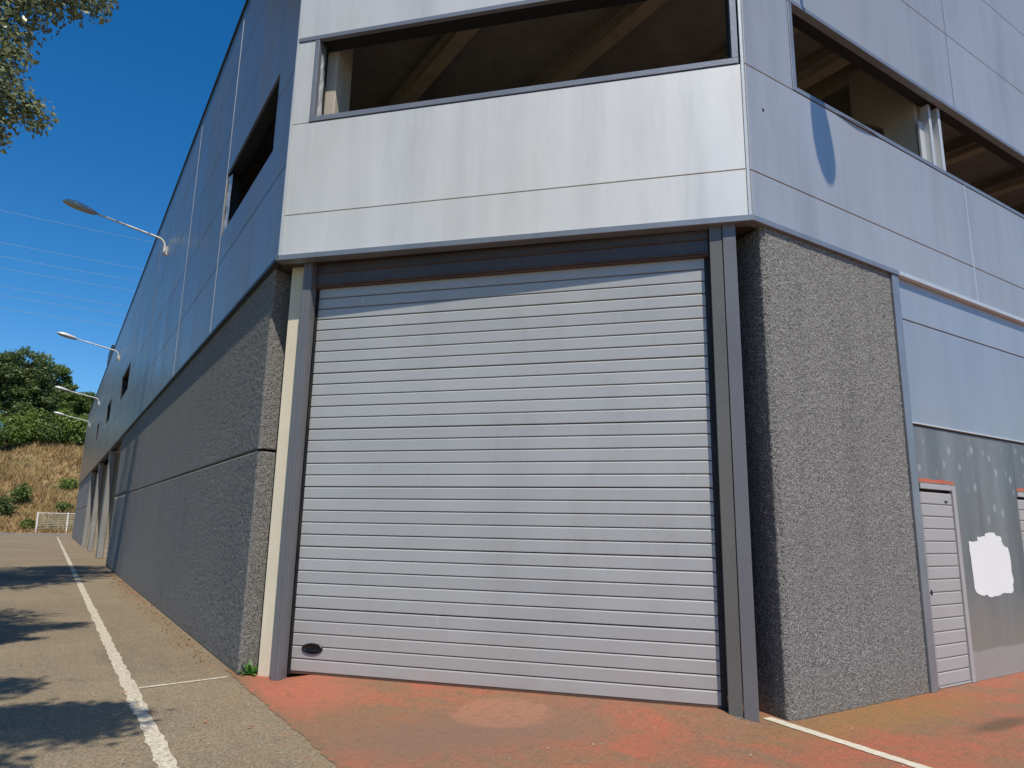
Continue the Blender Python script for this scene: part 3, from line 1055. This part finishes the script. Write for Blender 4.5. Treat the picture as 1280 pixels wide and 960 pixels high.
# --- recessed lower bay on the right wall
RC = -0.05
fbox(fR, 'corner_post', 7.875, 8.012, -0.16, 0.004, 0.004, ZB - 0.062, 'flash', WH, 0.004)
for a, b in ((8.015, 12.6), (12.6, 17.2), (17.2, REND)):
    fbox(fR, 'cladding_panel', a + G, b - G, RC - 0.05, RC, 4.09 + G, ZB - 0.05, 'lcl', WH, 0.004)
    fbox(fR, 'cladding_panel', a + G, b - G, RC - 0.05, RC, 2.865, 4.09 - G, 'lcl', WH, 0.004)
fbox(fR, 'bay_backing', 8.02, REND - 0.02, RC - 0.2, RC - 0.055, 0.0, ZB - 0.05, 'back', WH)
fbox(fR, 'drip_rail', 8.014, REND, RC - 0.04, RC + 0.022, 2.845, 2.862, 'trim', WH, 0.003)
fbox(fR, 'drip_shadow_gap', 8.014, REND, RC - 0.05, RC - 0.012, 2.826, 2.844, 'seal', WH)
# galvanised sheets, each its own piece
sheets = [(8.016, 8.902, 2.18, 2.825), (8.905, 10.525, 0.006, 2.825), (10.528, 11.304, 2.18, 2.825), (11.307, 12.75, 0.006, 2.825)]
for k in range(8):
    sheets.append((12.753 + k * 1.4, 12.750 + (k + 1) * 1.4, 0.006, 2.825))
msheet = []
for i, (a, b, c, d) in enumerate(sheets):
    msheet.append(fbox(fR, 'metal_sheet', a, b, RC - 0.03, RC - 0.002 * (i % 2), c, d, 'galv', WH, 0.0015))
# white paint patch
ctrl = [(9.11, 1.545), (9.32, 1.545), (9.33, 1.585), (9.43, 1.60), (9.53, 1.605), (9.55, 1.64), (9.66, 1.65), (9.79, 1.648), (9.80, 1.615), (9.93, 1.60), (9.95, 1.53), (9.99, 1.49), (10.09, 1.47), (10.11, 1.40), (10.12, 1.25), (10.135, 1.05), (10.10, 1.03), (10.10, 0.945), (10.05, 0.925), (9.82, 0.93), (9.70, 0.905), (9.56, 0.895), (9.44, 0.905), (9.38, 0.925), (9.26, 0.925), (9.17, 0.96), (9.13, 1.0), (9.125, 1.2), (9.115, 1.4)]
pp = []
for i in range(len(ctrl)):
    a, b = np.array(ctrl[i]), np.array(ctrl[(i + 1) % len(ctrl)])
    for j in range(4):
        pp.append(a + (b - a) * j / 4 + (rng.normal(size=2) * 0.006 if j else 0))
n = len(pp)
V = [fR.p(u, RC + k_, z) for k_ in (0.0005, 0.0022) for u, z in pp]
F = [tuple(range(n)), tuple(range(n, 2 * n))] + [(i, (i + 1) % n, n + (i + 1) % n, n + i) for i in range(n)]
V, F = fixn(V, F)
po = obj('paint_patch', V, F, 'wpaint', msheet[1])
po['label'] = 'ragged patch of white paint'


def side_door(x0, label):
    d = empty('side_door', (x0 - 1.9, RY - RC - 8.2, 0))
    d.parent = WH
    d['label'] = label
    fD2 = Frame((x0, RY - RC, 0), (1, 0, 0), (0, -1, 0))
    W_ = 0.70
    nb, p0 = 15, 0.03
    pit = (2.085 - p0) / nb
    for k in range(nb):
        fbox(fD2, 'board', 0.012, W_ - 0.004, -0.035, 0.0, p0 + k * pit, p0 + (k + 1) * pit - 0.004, 'pedoor', d, 0.011)
    fbox(fD2, 'door_core', 0.012, W_ - 0.004, -0.045, -0.0355, p0, 2.085, 'seal', d)
    fbox(fD2, 'door_frame', W_, W_ + 0.075, -0.03, 0.016, 0.006, 2.175, 'pedoor', d, 0.004)
    fbox(fD2, 'door_frame', -0.002, W_ - 0.001, -0.03, 0.015, 2.115, 2.175, 'pedoor', d, 0.004)
    fbox(fD2, 'bottom_strip', 0.012, W_ - 0.004, -0.03, 0.004, 0.008, 0.028, 'pedoor', d, 0.003)
    # red primer left where the old frame was
    V = []
    for k in range(14):
        z = 0.35 + k * 0.13
        V += [fD2.p(W_ + 0.077, 0.0012, z), fD2.p(W_ + 0.10 + random.uniform(-0.012, 0.012), 0.0012, z)]
    obj('primer_strip', V, [(2 * k, 2 * k + 1, 2 * k + 3, 2 * k + 2) for k in range(13)], 'redlead', d)
    V = []
    for k in range(14):
        u = -0.0 + k * 0.06
        V += [fD2.p(u, 0.0012, 2.19), fD2.p(u, 0.0012, 2.228 + random.uniform(-0.006, 0.008))]
    obj('primer_strip', V, [(2 * k, 2 * k + 2, 2 * k + 3, 2 * k + 1) for k in range(13)], 'redlead', d)
    # lock and spy plate
    for (u, z, ru, rz) in ((0.035, 0.99, 0.014, 0.03), (0.55, 1.985, 0.035, 0.012)):
        NS_ = 16
        V = [fD2.p(u + ru * f * math.cos(2 * math.pi * k / NS_), nn, z + rz * f * math.sin(2 * math.pi * k / NS_)) for f, nn in ((1, 0.0005), (0.9, 0.008), (0.5, 0.009)) for k in range(NS_)]
        F = [(i * NS_ + k, i * NS_ + (k + 1) % NS_, (i + 1) * NS_ + (k + 1) % NS_, (i + 1) * NS_ + k) for i in range(2) for k in range(NS_)]
        F.append(tuple(range(2 * NS_, 3 * NS_)))
        V, F = fixn(V, F)
        obj('lock' if z < 1.5 else 'plate', V, F, 'black', d)
    return d


side_door(8.125, 'narrow grey boarded door beside the concrete pier')
side_door(10.53, 'narrow grey boarded door beyond the white paint patch')

# --- interior seen through the window strips
inner = [(2.15, 8.2), (5.55, 4.36), (REND - 0.35, 4.36), (REND - 0.35, 40), (2.15, 40)]
prism('floor_slab', inner, 4.66, 4.85, 'infloor', WH)
prism('ceiling', inner, 8.82, 9.0, 'inceil', WH)
prism('roof_deck', inner[:3] + [(REND - 0.35, LEND - 0.35), (2.15, LEND - 0.35)], 10.45, 10.6, 'back', WH)


def ystart(x):
    return 4.37 if x > 5.6 else 8.2 - (x - 2.15) * (8.2 - 4.36) / (5.55 - 2.15) + 0.15


for x in (4.13, 5.92, 7.86, 9.10, 11.5, 13.40, 15.5, 17.4, 19.3, 21.2):
    ya = ystart(x) + 0.12
    prism('ceiling_beam', [(x - 0.11, ya), (x + 0.11, ya), (x + 0.11, 39.9), (x - 0.11, 39.9)], 8.50, 8.819, 'inbeam', WH)
    prism('beam_flange', [(x - 0.19, ya), (x - 0.112, ya), (x - 0.112, 39.9), (x - 0.19, 39.9)], 8.60, 8.66, 'inceil', WH)
prism('partition_wall', [(9.66, 4.75), (9.80, 4.75), (9.80, 39.9), (9.66, 39.9)], 4.85, 8.60, 'inwall', WH)
prism('partition_beam', [(9.58, 4.40), (9.80, 4.40), (9.80, 39.8), (9.58, 39.8)], 8.50, 8.818, 'inbeam', WH)
prism('column', [(9.40, 4.36), (9.655, 4.36), (9.655, 4.80), (9.40, 4.80)], 4.85, 8.49, 'incol', WH)
# corbel on the column
V = [(9.402, 4.801, 7.35), (9.653, 4.801, 7.35), (9.653, 5.25, 7.72), (9.402, 5.25, 7.72), (9.402, 4.801, 8.48), (9.653, 4.801, 8.48), (9.653, 5.25, 8.48), (9.402, 5.25, 8.48)]
V, F = fixn(V, [(0, 1, 2, 3), (4, 5, 6, 7), (0, 1, 5, 4), (1, 2, 6, 5), (2, 3, 7, 6), (3, 0, 4, 7)])
obj('corbel', V, F, 'incol', WH)
fbox(fC, 'column', 0.08, 0.43, -0.62, -0.255, 4.86, 8.81, 'incol', WH, 0.01)
prism('partition_wall', [(2.3, 14.0), (9.65, 14.0), (9.65, 14.15), (2.3, 14.15)], 4.85, 8.81, 'inwall', WH)
prism('partition_wall', [(2.16, 39.9), (23, 39.9), (23, 40.05), (2.16, 40.05)], 4.85, 8.81, 'inwall', WH)


# ------------------------------------------------------------------ wall lamps
def wall_lamp(base, out, side, label, tilt=11.0, L=1.62, hw_k=1.0, group='arm lamps along the side wall'):
    base, out = Vector(base), Vector(out).normalized()
    r = empty('wall_lamp', base)
    tag(r, label, 'lamp', group)
    up = Vector((0, 0, 1))
    ax = (out * math.cos(math.radians(tilt)) + up * math.sin(math.radians(tilt))).normalized()
    sd = ax.cross(up).normalized()
    nu = sd.cross(ax)
    # bracket plate and sleeve
    b0 = base + out * 0.012
    V = []
    wallside = out.cross(up).normalized()
    for n in (0.0, 0.03):
        for (a, c) in ((-0.06, -0.13), (0.06, -0.13), (0.06, 0.13), (-0.06, 0.13)):
            V.append(tuple(base + out * (0.002 + n) + wallside * a + up * c))
    V, F = fixn(V, BOXF)
    obj('bracket', V, F, 'lampm', r)
    st = base + out * 0.07
    pts = [st + up * -0.12, st + up * 0.02, st + up * 0.12]
    for k in range(1, 7):
        a = math.radians(k / 6 * (90 - tilt))
        R_ = 0.24
        pts.append(st + up * (0.12 + R_ * math.sin(a)) + out * (R_ * (1 - math.cos(a))))
    e = pts[-1]
    pts += [e + ax * 0.5, e + ax * 1.0, e + ax * L]
    tube('arm', pts, [0.042] * 2 + [0.032] * 7 + [0.030, 0.029, 0.028], 'lampm', r, 10)
    # head: cobra shape swept along the axis
    h0 = e + ax * (L - 0.06)
    prof_ = [(0.0, 0.035, 0.04, 0.035), (0.04, 0.075, 0.062, 0.055), (0.14, 0.105, 0.085, 0.075), (0.32, 0.135, 0.115, 0.085), (0.50, 0.150, 0.125, 0.085), (0.64, 0.138, 0.115, 0.072), (0.74, 0.105, 0.085, 0.052), (0.80, 0.060, 0.045, 0.03), (0.82, 0.012, 0.012, 0.01)]
    NS_ = 16
    for part, m in (('lamp_head', 'lampm'), ('lamp_glass', 'lampg')):
        V, F = [], []
        for (t, hw, ht, hb) in prof_:
            for k in range(NS_ + 1):
                a = math.pi * k / NS_ if part == 'lamp_head' else -math.pi * k / NS_
                z = ht * math.sin(a) if part == 'lamp_head' else hb * math.sin(a)
                V.append(tuple(h0 + ax * t + sd * hw * hw_k * math.cos(a) * (1.0 if part == 'lamp_head' else 0.97) + nu * z))
        n = NS_ + 1
        for i in range(len(prof_) - 1):
            for k in range(NS_):
                F.append((i * n + k, i * n + k + 1, (i + 1) * n + k + 1, (i + 1) * n + k))
        V, F = fixn(V, F)
        obj(part, V, F, m, r, True)
    return r


ordn = ['the one closest to the chamfered corner', 'second from the chamfered corner', 'third from the chamfered corner', 'fourth and last from the chamfered corner']
for y, s in zip((20.93, 36.9, 52.6, 65.5), ordn):
    wall_lamp((LX, y, 9.05), (-1, 0, 0), 1, 'grey curved arm lamp on the side wall, ' + s)
wall_lamp((6.30, RY, 8.74), (0, -1, 0), 1, 'grey curved arm lamp on the right wall, high above its long window strip', group='lamp on the right wall', L=1.46, hw_k=1.25)

# ------------------------------------------------------------------ overhead cables
for z, rk in zip((52.6, 47.0, 44.6, 42.6, 39.5, 37.9, 35.7), ('highest of seven', 'second highest of seven', 'third highest of seven', 'fourth highest of seven', 'third lowest of seven', 'second lowest of seven', 'lowest of seven')):
    pts = [(x, 140, z + (x + 2) ** 2 * 0.0006) for x in np.linspace(-110, 110, 45)]
    o = tube('power_cable', pts, 0.024, 'cable', None, 5)
    tag(o, 'thin pale overhead power cable crossing the blue sky, ' + rk, 'cable', 'overhead power cables')

# ------------------------------------------------------------------ vegetation helpers
def leaf_cloud(centres, radii, n, size, flat=0.8, seed=0, droop=0.0, shell=0.55):
    """n leaf quads spread in the given ellipsoid clumps -> verts, quads"""
    g = np.random.default_rng(seed)
    centres = np.asarray(centres, float)
    radii = np.asarray(radii, float)
    if radii.ndim == 1:
        radii = np.stack([radii, radii, radii * flat], 1)
    wts = radii.prod(1) ** (2 / 3)
    ci = g.choice(len(centres), n, p=wts / wts.sum())
    d = g.normal(size=(n, 3))
    d /= np.linalg.norm(d, axis=1)[:, None]
    r = g.random(n) ** 0.45 * (1 + 0.22 * np.abs(g.normal(size=n)))
    c = centres[ci] + d * radii[ci] * r[:, None]
    c[:, 2] -= droop * g.random(n) * (1 - d[:, 2]) * 0.5
    # orientation: mostly facing out and up with scatter
    nrm = d * 0.6 + np.array([0, 0, 0.5]) + g.normal(size=(n, 3)) * 0.6
    nrm /= np.linalg.norm(nrm, axis=1)[:, None]
    a = np.cross(nrm, g.normal(size=(n, 3)))
    a /= np.linalg.norm(a, axis=1)[:, None]
    b = np.cross(nrm, a)
    s = size * (0.6 + 0.8 * g.random(n))[:, None]
    V = np.stack([c - a * s, c + b * s * 0.55 + nrm * s * 0.15, c + a * s, c - b * s * 0.55 + nrm * s * 0.15], 1)
    return V.reshape(-1, 3), np.arange(4 * n).reshape(n, 4)


def tree(name, label, base, h, crown_c, crown_r, nclump, nleaf, lsize, mat, seed, trunk_r=0.2, group=None, extra=None, droop=0.0, crop=None, nextra=0):
    g = np.random.default_rng(seed)
    r = empty(name, base)
    tag(r, label, 'tree', group)
    b = np.array(base, float)
    cc = np.array(crown_c, float)
    cr = np.array(crown_r, float)
    C, R = [], []
    k = 0
    while len(C) < nclump and k < nclump * 40:
        k += 1
        d = g.normal(size=3)
        d /= np.linalg.norm(d)
        rad = g.random() ** 0.4
        p = cc + d * cr * rad * 0.85
        if crop and not crop(p):
            continue
        C.append(p)
        R.append(cr.mean() * g.uniform(0.10, 0.24))
    C, R = np.array(C), np.array(R)
    V, Q = leaf_cloud(C, R, nleaf, lsize, 0.75, seed + 1, droop)
    if extra is not None:
        EC, ER = np.array([e[:3] for e in extra]), np.array([e[3] for e in extra])
        V2, Q2 = leaf_cloud(EC, ER, nextra, lsize * 0.62, 1.0, seed + 2, 0.15, 0.2)
        Q = np.concatenate([Q, Q2 + len(V)])
        V = np.concatenate([V, V2])
        C, R = np.concatenate([C, EC]), np.concatenate([R, ER])
    fastobj('crown', V, Q, mat, r)
    # trunk with limbs to a share of the clumps
    VV, FF = [], []

    def addt(pts, rad, seg=7):
        v, f = tube_vf(pts, rad, seg)
        o_ = len(VV)
        VV.extend(v)
        FF.extend([tuple(i + o_ for i in q) for q in f])
    top = np.array([cc[0], cc[1], cc[2] + cr[2] * 0.45])
    T = []
    for i in range(9):
        t = i / 8
        T.append(b + (top - b) * t + np.array([math.sin(t * 5 + seed), math.cos(t * 4 + seed), 0]) * 0.02 * h * t * (1 - t) * 4)
    addt([tuple(p) for p in T], [trunk_r * (1 - 0.85 * i / 8) for i in range(9)], 10)
    sel = g.permutation(len(C))[:min(len(C), 28)]
    if extra is not None:
        sel = np.concatenate([sel, np.arange(len(C) - len(extra), len(C))])
    for i in sel:
        t0 = g.uniform(0.3, 0.8)
        a = b + (top - b) * t0
        e = C[i]
        m = (a + e) / 2 + np.array([0, 0, 0.06 * h * g.random()])
        ml = a * 0.25 + e * 0.25 + m * 0.5
        addt([tuple(a), tuple((a + m) / 2), tuple(m), tuple((m + e) / 2 + g.normal(size=3) * 0.05), tuple(e)], [trunk_r * 0.28, trunk_r * 0.22, trunk_r * 0.16, trunk_r * 0.1, trunk_r * 0.04], 5)
    obj('trunk', VV, FF, 'bark', r, True)
    return r


def bush(label, c, rx, rz, n, ls, mat, seed, group):
    g = np.random.default_rng(seed)
    r = empty('bush', (c[0], c[1], c[2]))
    tag(r, label, 'bush', group)
    C, R = [], []
    for k in range(9):
        a = g.random() * 6.283
        C.append((c[0] + math.cos(a) * rx * 0.55 * g.random(), c[1] + math.sin(a) * rx * 0.5 * g.random(), c[2] + rz * g.uniform(0.25, 0.75)))
        R.append(g.uniform(0.35, 0.6) * min(rx, rz))
    V, Q = leaf_cloud(C, R, n, ls, 0.9, seed + 3)
    V[:, 2] = np.maximum(V[:, 2], c[2] - 0.2)
    fastobj('foliage', V, Q, mat, r)
    vv, ff = [], []
    for k in range(5):
        v, f = tube_vf([(c[0], c[1], c[2] - 0.3), tuple(C[k])], [0.05, 0.015], 5)
        o_ = len(vv)
        vv += v
        ff += [tuple(i + o_ for i in q) for q in f]
    obj('stem', vv, ff, 'bark', r)
    return r


# ------------------------------------------------------------------ hillside behind the road end
def hill_z(x, y):
    t = (y - 90.6) / 27.0
    tt = min(max(t, 0), 1)
    z = 11.8 * (tt * 0.75 + 0.25 * tt * tt * (3 - 2 * tt)) + max(0, y - 117.6) * 0.10
    z += 0.5 * math.sin(x * 0.31 + y * 0.12) * tt + 0.3 * math.sin(x * 0.83 - y * 0.4) * tt
    return z + 0.05


nx, ny = 121, 71
xs = np.linspace(-90, 110, nx)
ys = np.concatenate([np.linspace(90.4, 120, 50), np.linspace(124, 260, 21)])
HV = np.array([[(x, y, hill_z(x, y)) for y in ys] for x in xs])
HV[:, :, 2] += rng.normal(size=(nx, ny)) * 0.06 * (ys[None, :] > 91)
I = np.arange(nx * ny).reshape(nx, ny)
HQ = np.stack([I[:-1, :-1], I[1:, :-1], I[1:, 1:], I[:-1, 1:]], -1).reshape(-1, 4)
hill = fastobj('hill', HV.reshape(-1, 3), HQ, 'hill', None, True)
hill['kind'] = 'structure'

# dry grass: upright thin blades in tufts
g = np.random.default_rng(21)
NT_ = 26000
gx = g.uniform(-22, 14, NT_)
gy = 90.8 + g.random(NT_) * 27.5
gz = np.array([hill_z(a, b) for a, b in zip(gx, gy)])
base = np.stack([gx, gy, gz - 0.05], 1)
hh = g.uniform(0.35, 1.1, NT_) * (0.7 + 0.5 * (np.sin(gx * 0.7 + gy * 0.4) > 0.2))
ang = g.random(NT_) * 6.283
wv = np.stack([np.cos(ang), np.sin(ang), np.zeros(NT_)], 1) * g.uniform(0.05, 0.13, NT_)[:, None]
lean = np.stack([g.normal(size=NT_) * 0.35, g.normal(size=NT_) * 0.3, np.ones(NT_)], 1) * hh[:, None]
V = np.stack([base - wv, base + wv, base + lean * 1.0], 1).reshape(-1, 3)
gr = fastobj('dry_grass', V, np.arange(3 * NT_).reshape(-1, 3), 'drygrass', None, False, 'stuff')
tag(gr, 'dry straw coloured grass covering the slope behind the road end', 'grass')

# green scrub on the slope and bushes at its top
grp = 'bushes on the slope'
spots = [(-4.6, 95.5, 1.7, 2.1, 'leaf_dark', 'dark green bush at the foot of the slope, left of the fence'),
         (-3.0, 98.5, 1.3, 2.6, 'leaf_mid', 'loose green bush on the dry slope, behind the fence\'s left post'),
         (1.6, 103, 1.2, 1.2, 'leaf_lite', 'small light green bush on the dry slope above the fence'),
         (1.2, 96.5, 1.2, 1.0, 'leaf_mid', 'low green bush behind the right end of the fence'),
         (-1.6, 92.3, 1.0, 0.8, 'leaf_lite', 'low light green bush beside the fence\'s left post')]
for i, (x, y, rx, rz, m, lab) in enumerate(spots):
    bush(lab, (x, y, hill_z(x, y)), rx, rz, 1500, 0.13, m, 50 + i, grp)
ORD = ['first', 'second', 'third', 'fourth', 'fifth', 'sixth', 'seventh', 'eighth', 'ninth', 'tenth', 'eleventh', 'twelfth']
for i in range(12):
    x = -13 + i * 1.9 + random.uniform(-0.4, 0.4)
    y = 115 + random.uniform(-2.0, 2.5)
    m = ('leaf_mid', 'leaf_lite', 'leaf_lite')[i % 3]
    bush(('mid green', 'light green', 'light green')[i % 3] + ' hedge bush on top of the slope, ' + ORD[11 - i] + ' counting away from the warehouse', (x, y, hill_z(x, y) - 0.3), 2.3, random.uniform(4.6, 6.6), 4200, 0.17, m, 80 + i, 'hedge bushes on top of the slope')

tg = 'trees on top of the hill'
tree('broadleaf_tree', 'tall dark green tree, highest on the hill, over the dry slope', (-5.6, 122, hill_z(-5.6, 122)), 16, (-5.8, 122, 20.3), (5.4, 4.5, 7.0), 150, 26000, 0.22, 'leaf_dark', 5, 0.35, tg)
tree('broadleaf_tree', 'lighter green tree on the hill, beside the warehouse end', (2.2, 124, hill_z(2.2, 124)), 12, (2.0, 124, 17.2), (4.2, 4, 4.2), 110, 17000, 0.20, 'leaf_mid', 9, 0.28, tg)
tree('broadleaf_tree', 'mid green tree on the hill, behind the tall dark tree', (-1.2, 129, hill_z(-1.2, 129)), 14, (-1.4, 129, 21.0), (2.6, 3, 5.2), 70, 10000, 0.20, 'leaf_mid', 12, 0.28, tg)
tree('broadleaf_tree', 'dark spreading tree on the hill, left of the tall dark tree', (-15, 123, hill_z(-15, 123)), 14, (-15, 123, 20), (5, 4, 6), 40, 9000, 0.32, 'leaf_dark', 15, 0.3, tg)
tree('broadleaf_tree', 'dark tree on the hill, hidden behind the warehouse', (9.5, 126, hill_z(9.5, 126)), 12, (9.5, 126, 17.5), (4.5, 4, 4.5), 35, 8000, 0.32, 'leaf_dark', 18, 0.28, tg)

# ------------------------------------------------------------------ fence at the end of the road
fn = empty('fence', (0.4, 91.4, 0.3))
tag(fn, 'low fence of white posts and thin horizontal wires at the road end', 'fence')
fF = Frame((0, 91.4, 0), (1, 0, 0), (0, -1, 0))
fz = 0.42
for x in (-1.0, 1.75, 4.5, 7.2):
    V = [(x + a - 0.05 * zz, 91.4 + b, z) for z, zz in ((0.0, 0), (fz + 1.92, 1.0)) for a, b in ((-0.07, -0.06), (0.07, -0.06), (0.07, 0.06), (-0.07, 0.06))]
    V, F = fixn(V, BOXF)
    obj('fence_post', V, F, 'white', fn)
for k in range(10):
    z = fz + 0.12 + k * 0.185
    fbox(fF, 'fence_rail', -1.0, 7.2, -0.09, -0.065, z, z + (0.07 if k in (0, 9) else 0.05), 'white' if k == 9 else 'wire', fn)
for k in range(28):
    x = -0.9 + k * 0.29
    fbox(fF, 'fence_wire', x, x + 0.022, -0.113, -0.091, fz + 0.1, fz + 1.8, 'wire', fn)

# ------------------------------------------------------------------ roadside trees on the left
rg = 'roadside trees left of the road'


def beside(p, m=0.35):
    """keeps a clump on the tree side of the clear view down the road"""
    x, y, z = p
    if y < 1.0:
        return True
    top = (z - 1.6 - m) > 0.66 * (y + m)
    return top or x < -0.135 * y - m - 0.25


BOUGH = [(-0.42, 8.6, 7.55, 0.26), (-0.75, 8.7, 7.75, 0.42), (-0.30, 8.8, 7.75, 0.22), (-1.0, 8.6, 7.05, 0.30), (-0.85, 8.6, 7.35, 0.30), (-1.02, 8.6, 6.65, 0.22), (-0.92, 8.5, 6.45, 0.16),
         (-0.88, 8.5, 5.95, 0.20), (-0.62, 8.5, 5.86, 0.13), (-0.74, 8.5, 5.95, 0.14), (-1.0, 8.5, 5.72, 0.20), (-1.1, 8.5, 6.1, 0.28), (-0.97, 8.5, 5.5, 0.13), (-1.5, 8.7, 6.3, 0.5), (-1.7, 8.8, 7.2, 0.6), (-1.3, 8.8, 7.6, 0.4), (-1.4, 8.8, 8.2, 0.6)]
tree('roadside_tree', 'silvery leaved tree whose boughs hang over the road edge', (-5.4, 9.4, 0), 12, (-4.2, 9.0, 9.6), (3.4, 3.0, 5.0), 75, 30000, 0.055, 'leaf_silver', 31, 0.22, rg,
     extra=BOUGH, droop=0.2, crop=beside, nextra=11000)
tree('roadside_tree', 'silvery leaved tree left of the camera shading the white line', (-5.0, 1.2, 0), 11, (-2.0, 2.6, 8.2), (2.3, 2.5, 2.4), 34, 22000, 0.060, 'leaf_silver', 37, 0.2, rg, droop=0.2, crop=beside)
tree('roadside_tree', 'tall green tree left of the road, facing the first side window', (-6.5, 15, 0), 24, (-3.6, 15, 17.5), (4.2, 4.6, 6.0), 60, 24000, 0.11, 'leaf_mid', 41, 0.3, rg, crop=beside)
tree('roadside_tree', 'tall green tree left of the road, facing the first wall lamp', (-8.0, 25, 0), 16, (-8.0, 25, 9.5), (3.8, 5, 6), 60, 16000, 0.12, 'leaf_dark', 42, 0.28, rg, crop=beside)
tree('roadside_tree', 'green tree left of the road, facing the second wall lamp', (-11, 37, 0), 15, (-11, 37, 9), (4.2, 5.5, 6.0), 55, 13000, 0.13, 'leaf_dark', 43, 0.26, rg, crop=beside)
tree('roadside_tree', 'green tree left of the road, facing the third wall lamp', (-13.5, 53, 0), 15, (-13.5, 53, 9), (4.6, 6, 6), 50, 12000, 0.15, 'leaf_mid', 47, 0.26, rg, crop=beside)
tree('roadside_tree', 'green tree left of the road, facing the last wall lamp', (-16.5, 70, 0), 15, (-16.5, 70, 9), (4.8, 6, 6), 45, 10000, 0.18, 'leaf_dark', 49, 0.26, rg, crop=beside)

# ------------------------------------------------------------------ small things on the ground
wd = empty('weed_plant', (2.02, 8.22, 0.0))
tag(wd, 'small green weed growing at the foot of the cream wall', 'weed')
g = np.random.default_rng(3)
for k in range(15):
    a = g.uniform(0, 6.283)
    el = g.uniform(0.35, 1.25)
    L_ = g.uniform(0.10, 0.20)
    d = np.array([math.cos(a) * math.cos(el), math.sin(a) * math.cos(el), math.sin(el)])
    sd_ = np.cross(d, [0, 0, 1])
    sd_ /= np.linalg.norm(sd_)
    P0 = np.array([2.02, 8.22, 0.005])
    V = []
    for t, wdt in ((0, 0.006), (0.3, 0.018), (0.6, 0.022), (0.85, 0.013), (1.0, 0.001)):
        p_ = P0 + d * L_ * t - np.array([0, 0, 0.05 * t * t * (1.3 - el)])
        p_[2] = max(p_[2], 0.008)
        V += [p_ - sd_ * wdt, p_ + sd_ * wdt]
    obj('leaf', V, [(2 * i, 2 * i + 1, 2 * i + 3, 2 * i + 2) for i in range(4)], 'weed', wd)


def litter(name, label, n, fx, size, mat, seed):
    g = np.random.default_rng(seed)
    pts = np.array([fx(g) for _ in range(n)])
    a = g.random(n) * 6.283
    s = size * g.uniform(0.5, 1.3, n)
    ex = np.stack([np.cos(a), np.sin(a), g.normal(size=n) * 0.25], 1) * s[:, None]
    ey = np.stack([-np.sin(a), np.cos(a), g.normal(size=n) * 0.25], 1) * s[:, None] * 0.5
    c = np.concatenate([pts, np.full((n, 1), 0.014) + s[:, None] * 0.2], 1)
    V = np.stack([c - ex, c + ey + [0, 0, 0.004], c + ex, c - ey], 1).reshape(-1, 3)
    o = fastobj(name, V, np.arange(4 * n).reshape(-1, 4), mat, None, False, 'stuff')
    tag(o, label, 'leaf litter')
    return o


litter('leaf_litter', 'dry brown leaves scattered along the foot of the side wall', 900,
       lambda g: (1.86 - abs(g.normal()) * 0.16, 9 + 17 * g.random() ** 0.8), 0.022, 'dryleaf', 61)
litter('leaf_litter', 'few dry leaves scattered over the asphalt road and white line', 90,
       lambda g: (g.uniform(-0.8, 1.7), 5.5 + 12 * g.random()), 0.022, 'dryleaf', 63)
litter('pale_grit', 'pale bits of grit scattered over the red pavement', 130,
       lambda g: (g.uniform(2.0, 9.5), g.uniform(2.6, 3.9) if g.random() < 0.5 else g.uniform(4.2, 4.6)), 0.008, 'trim', 67)
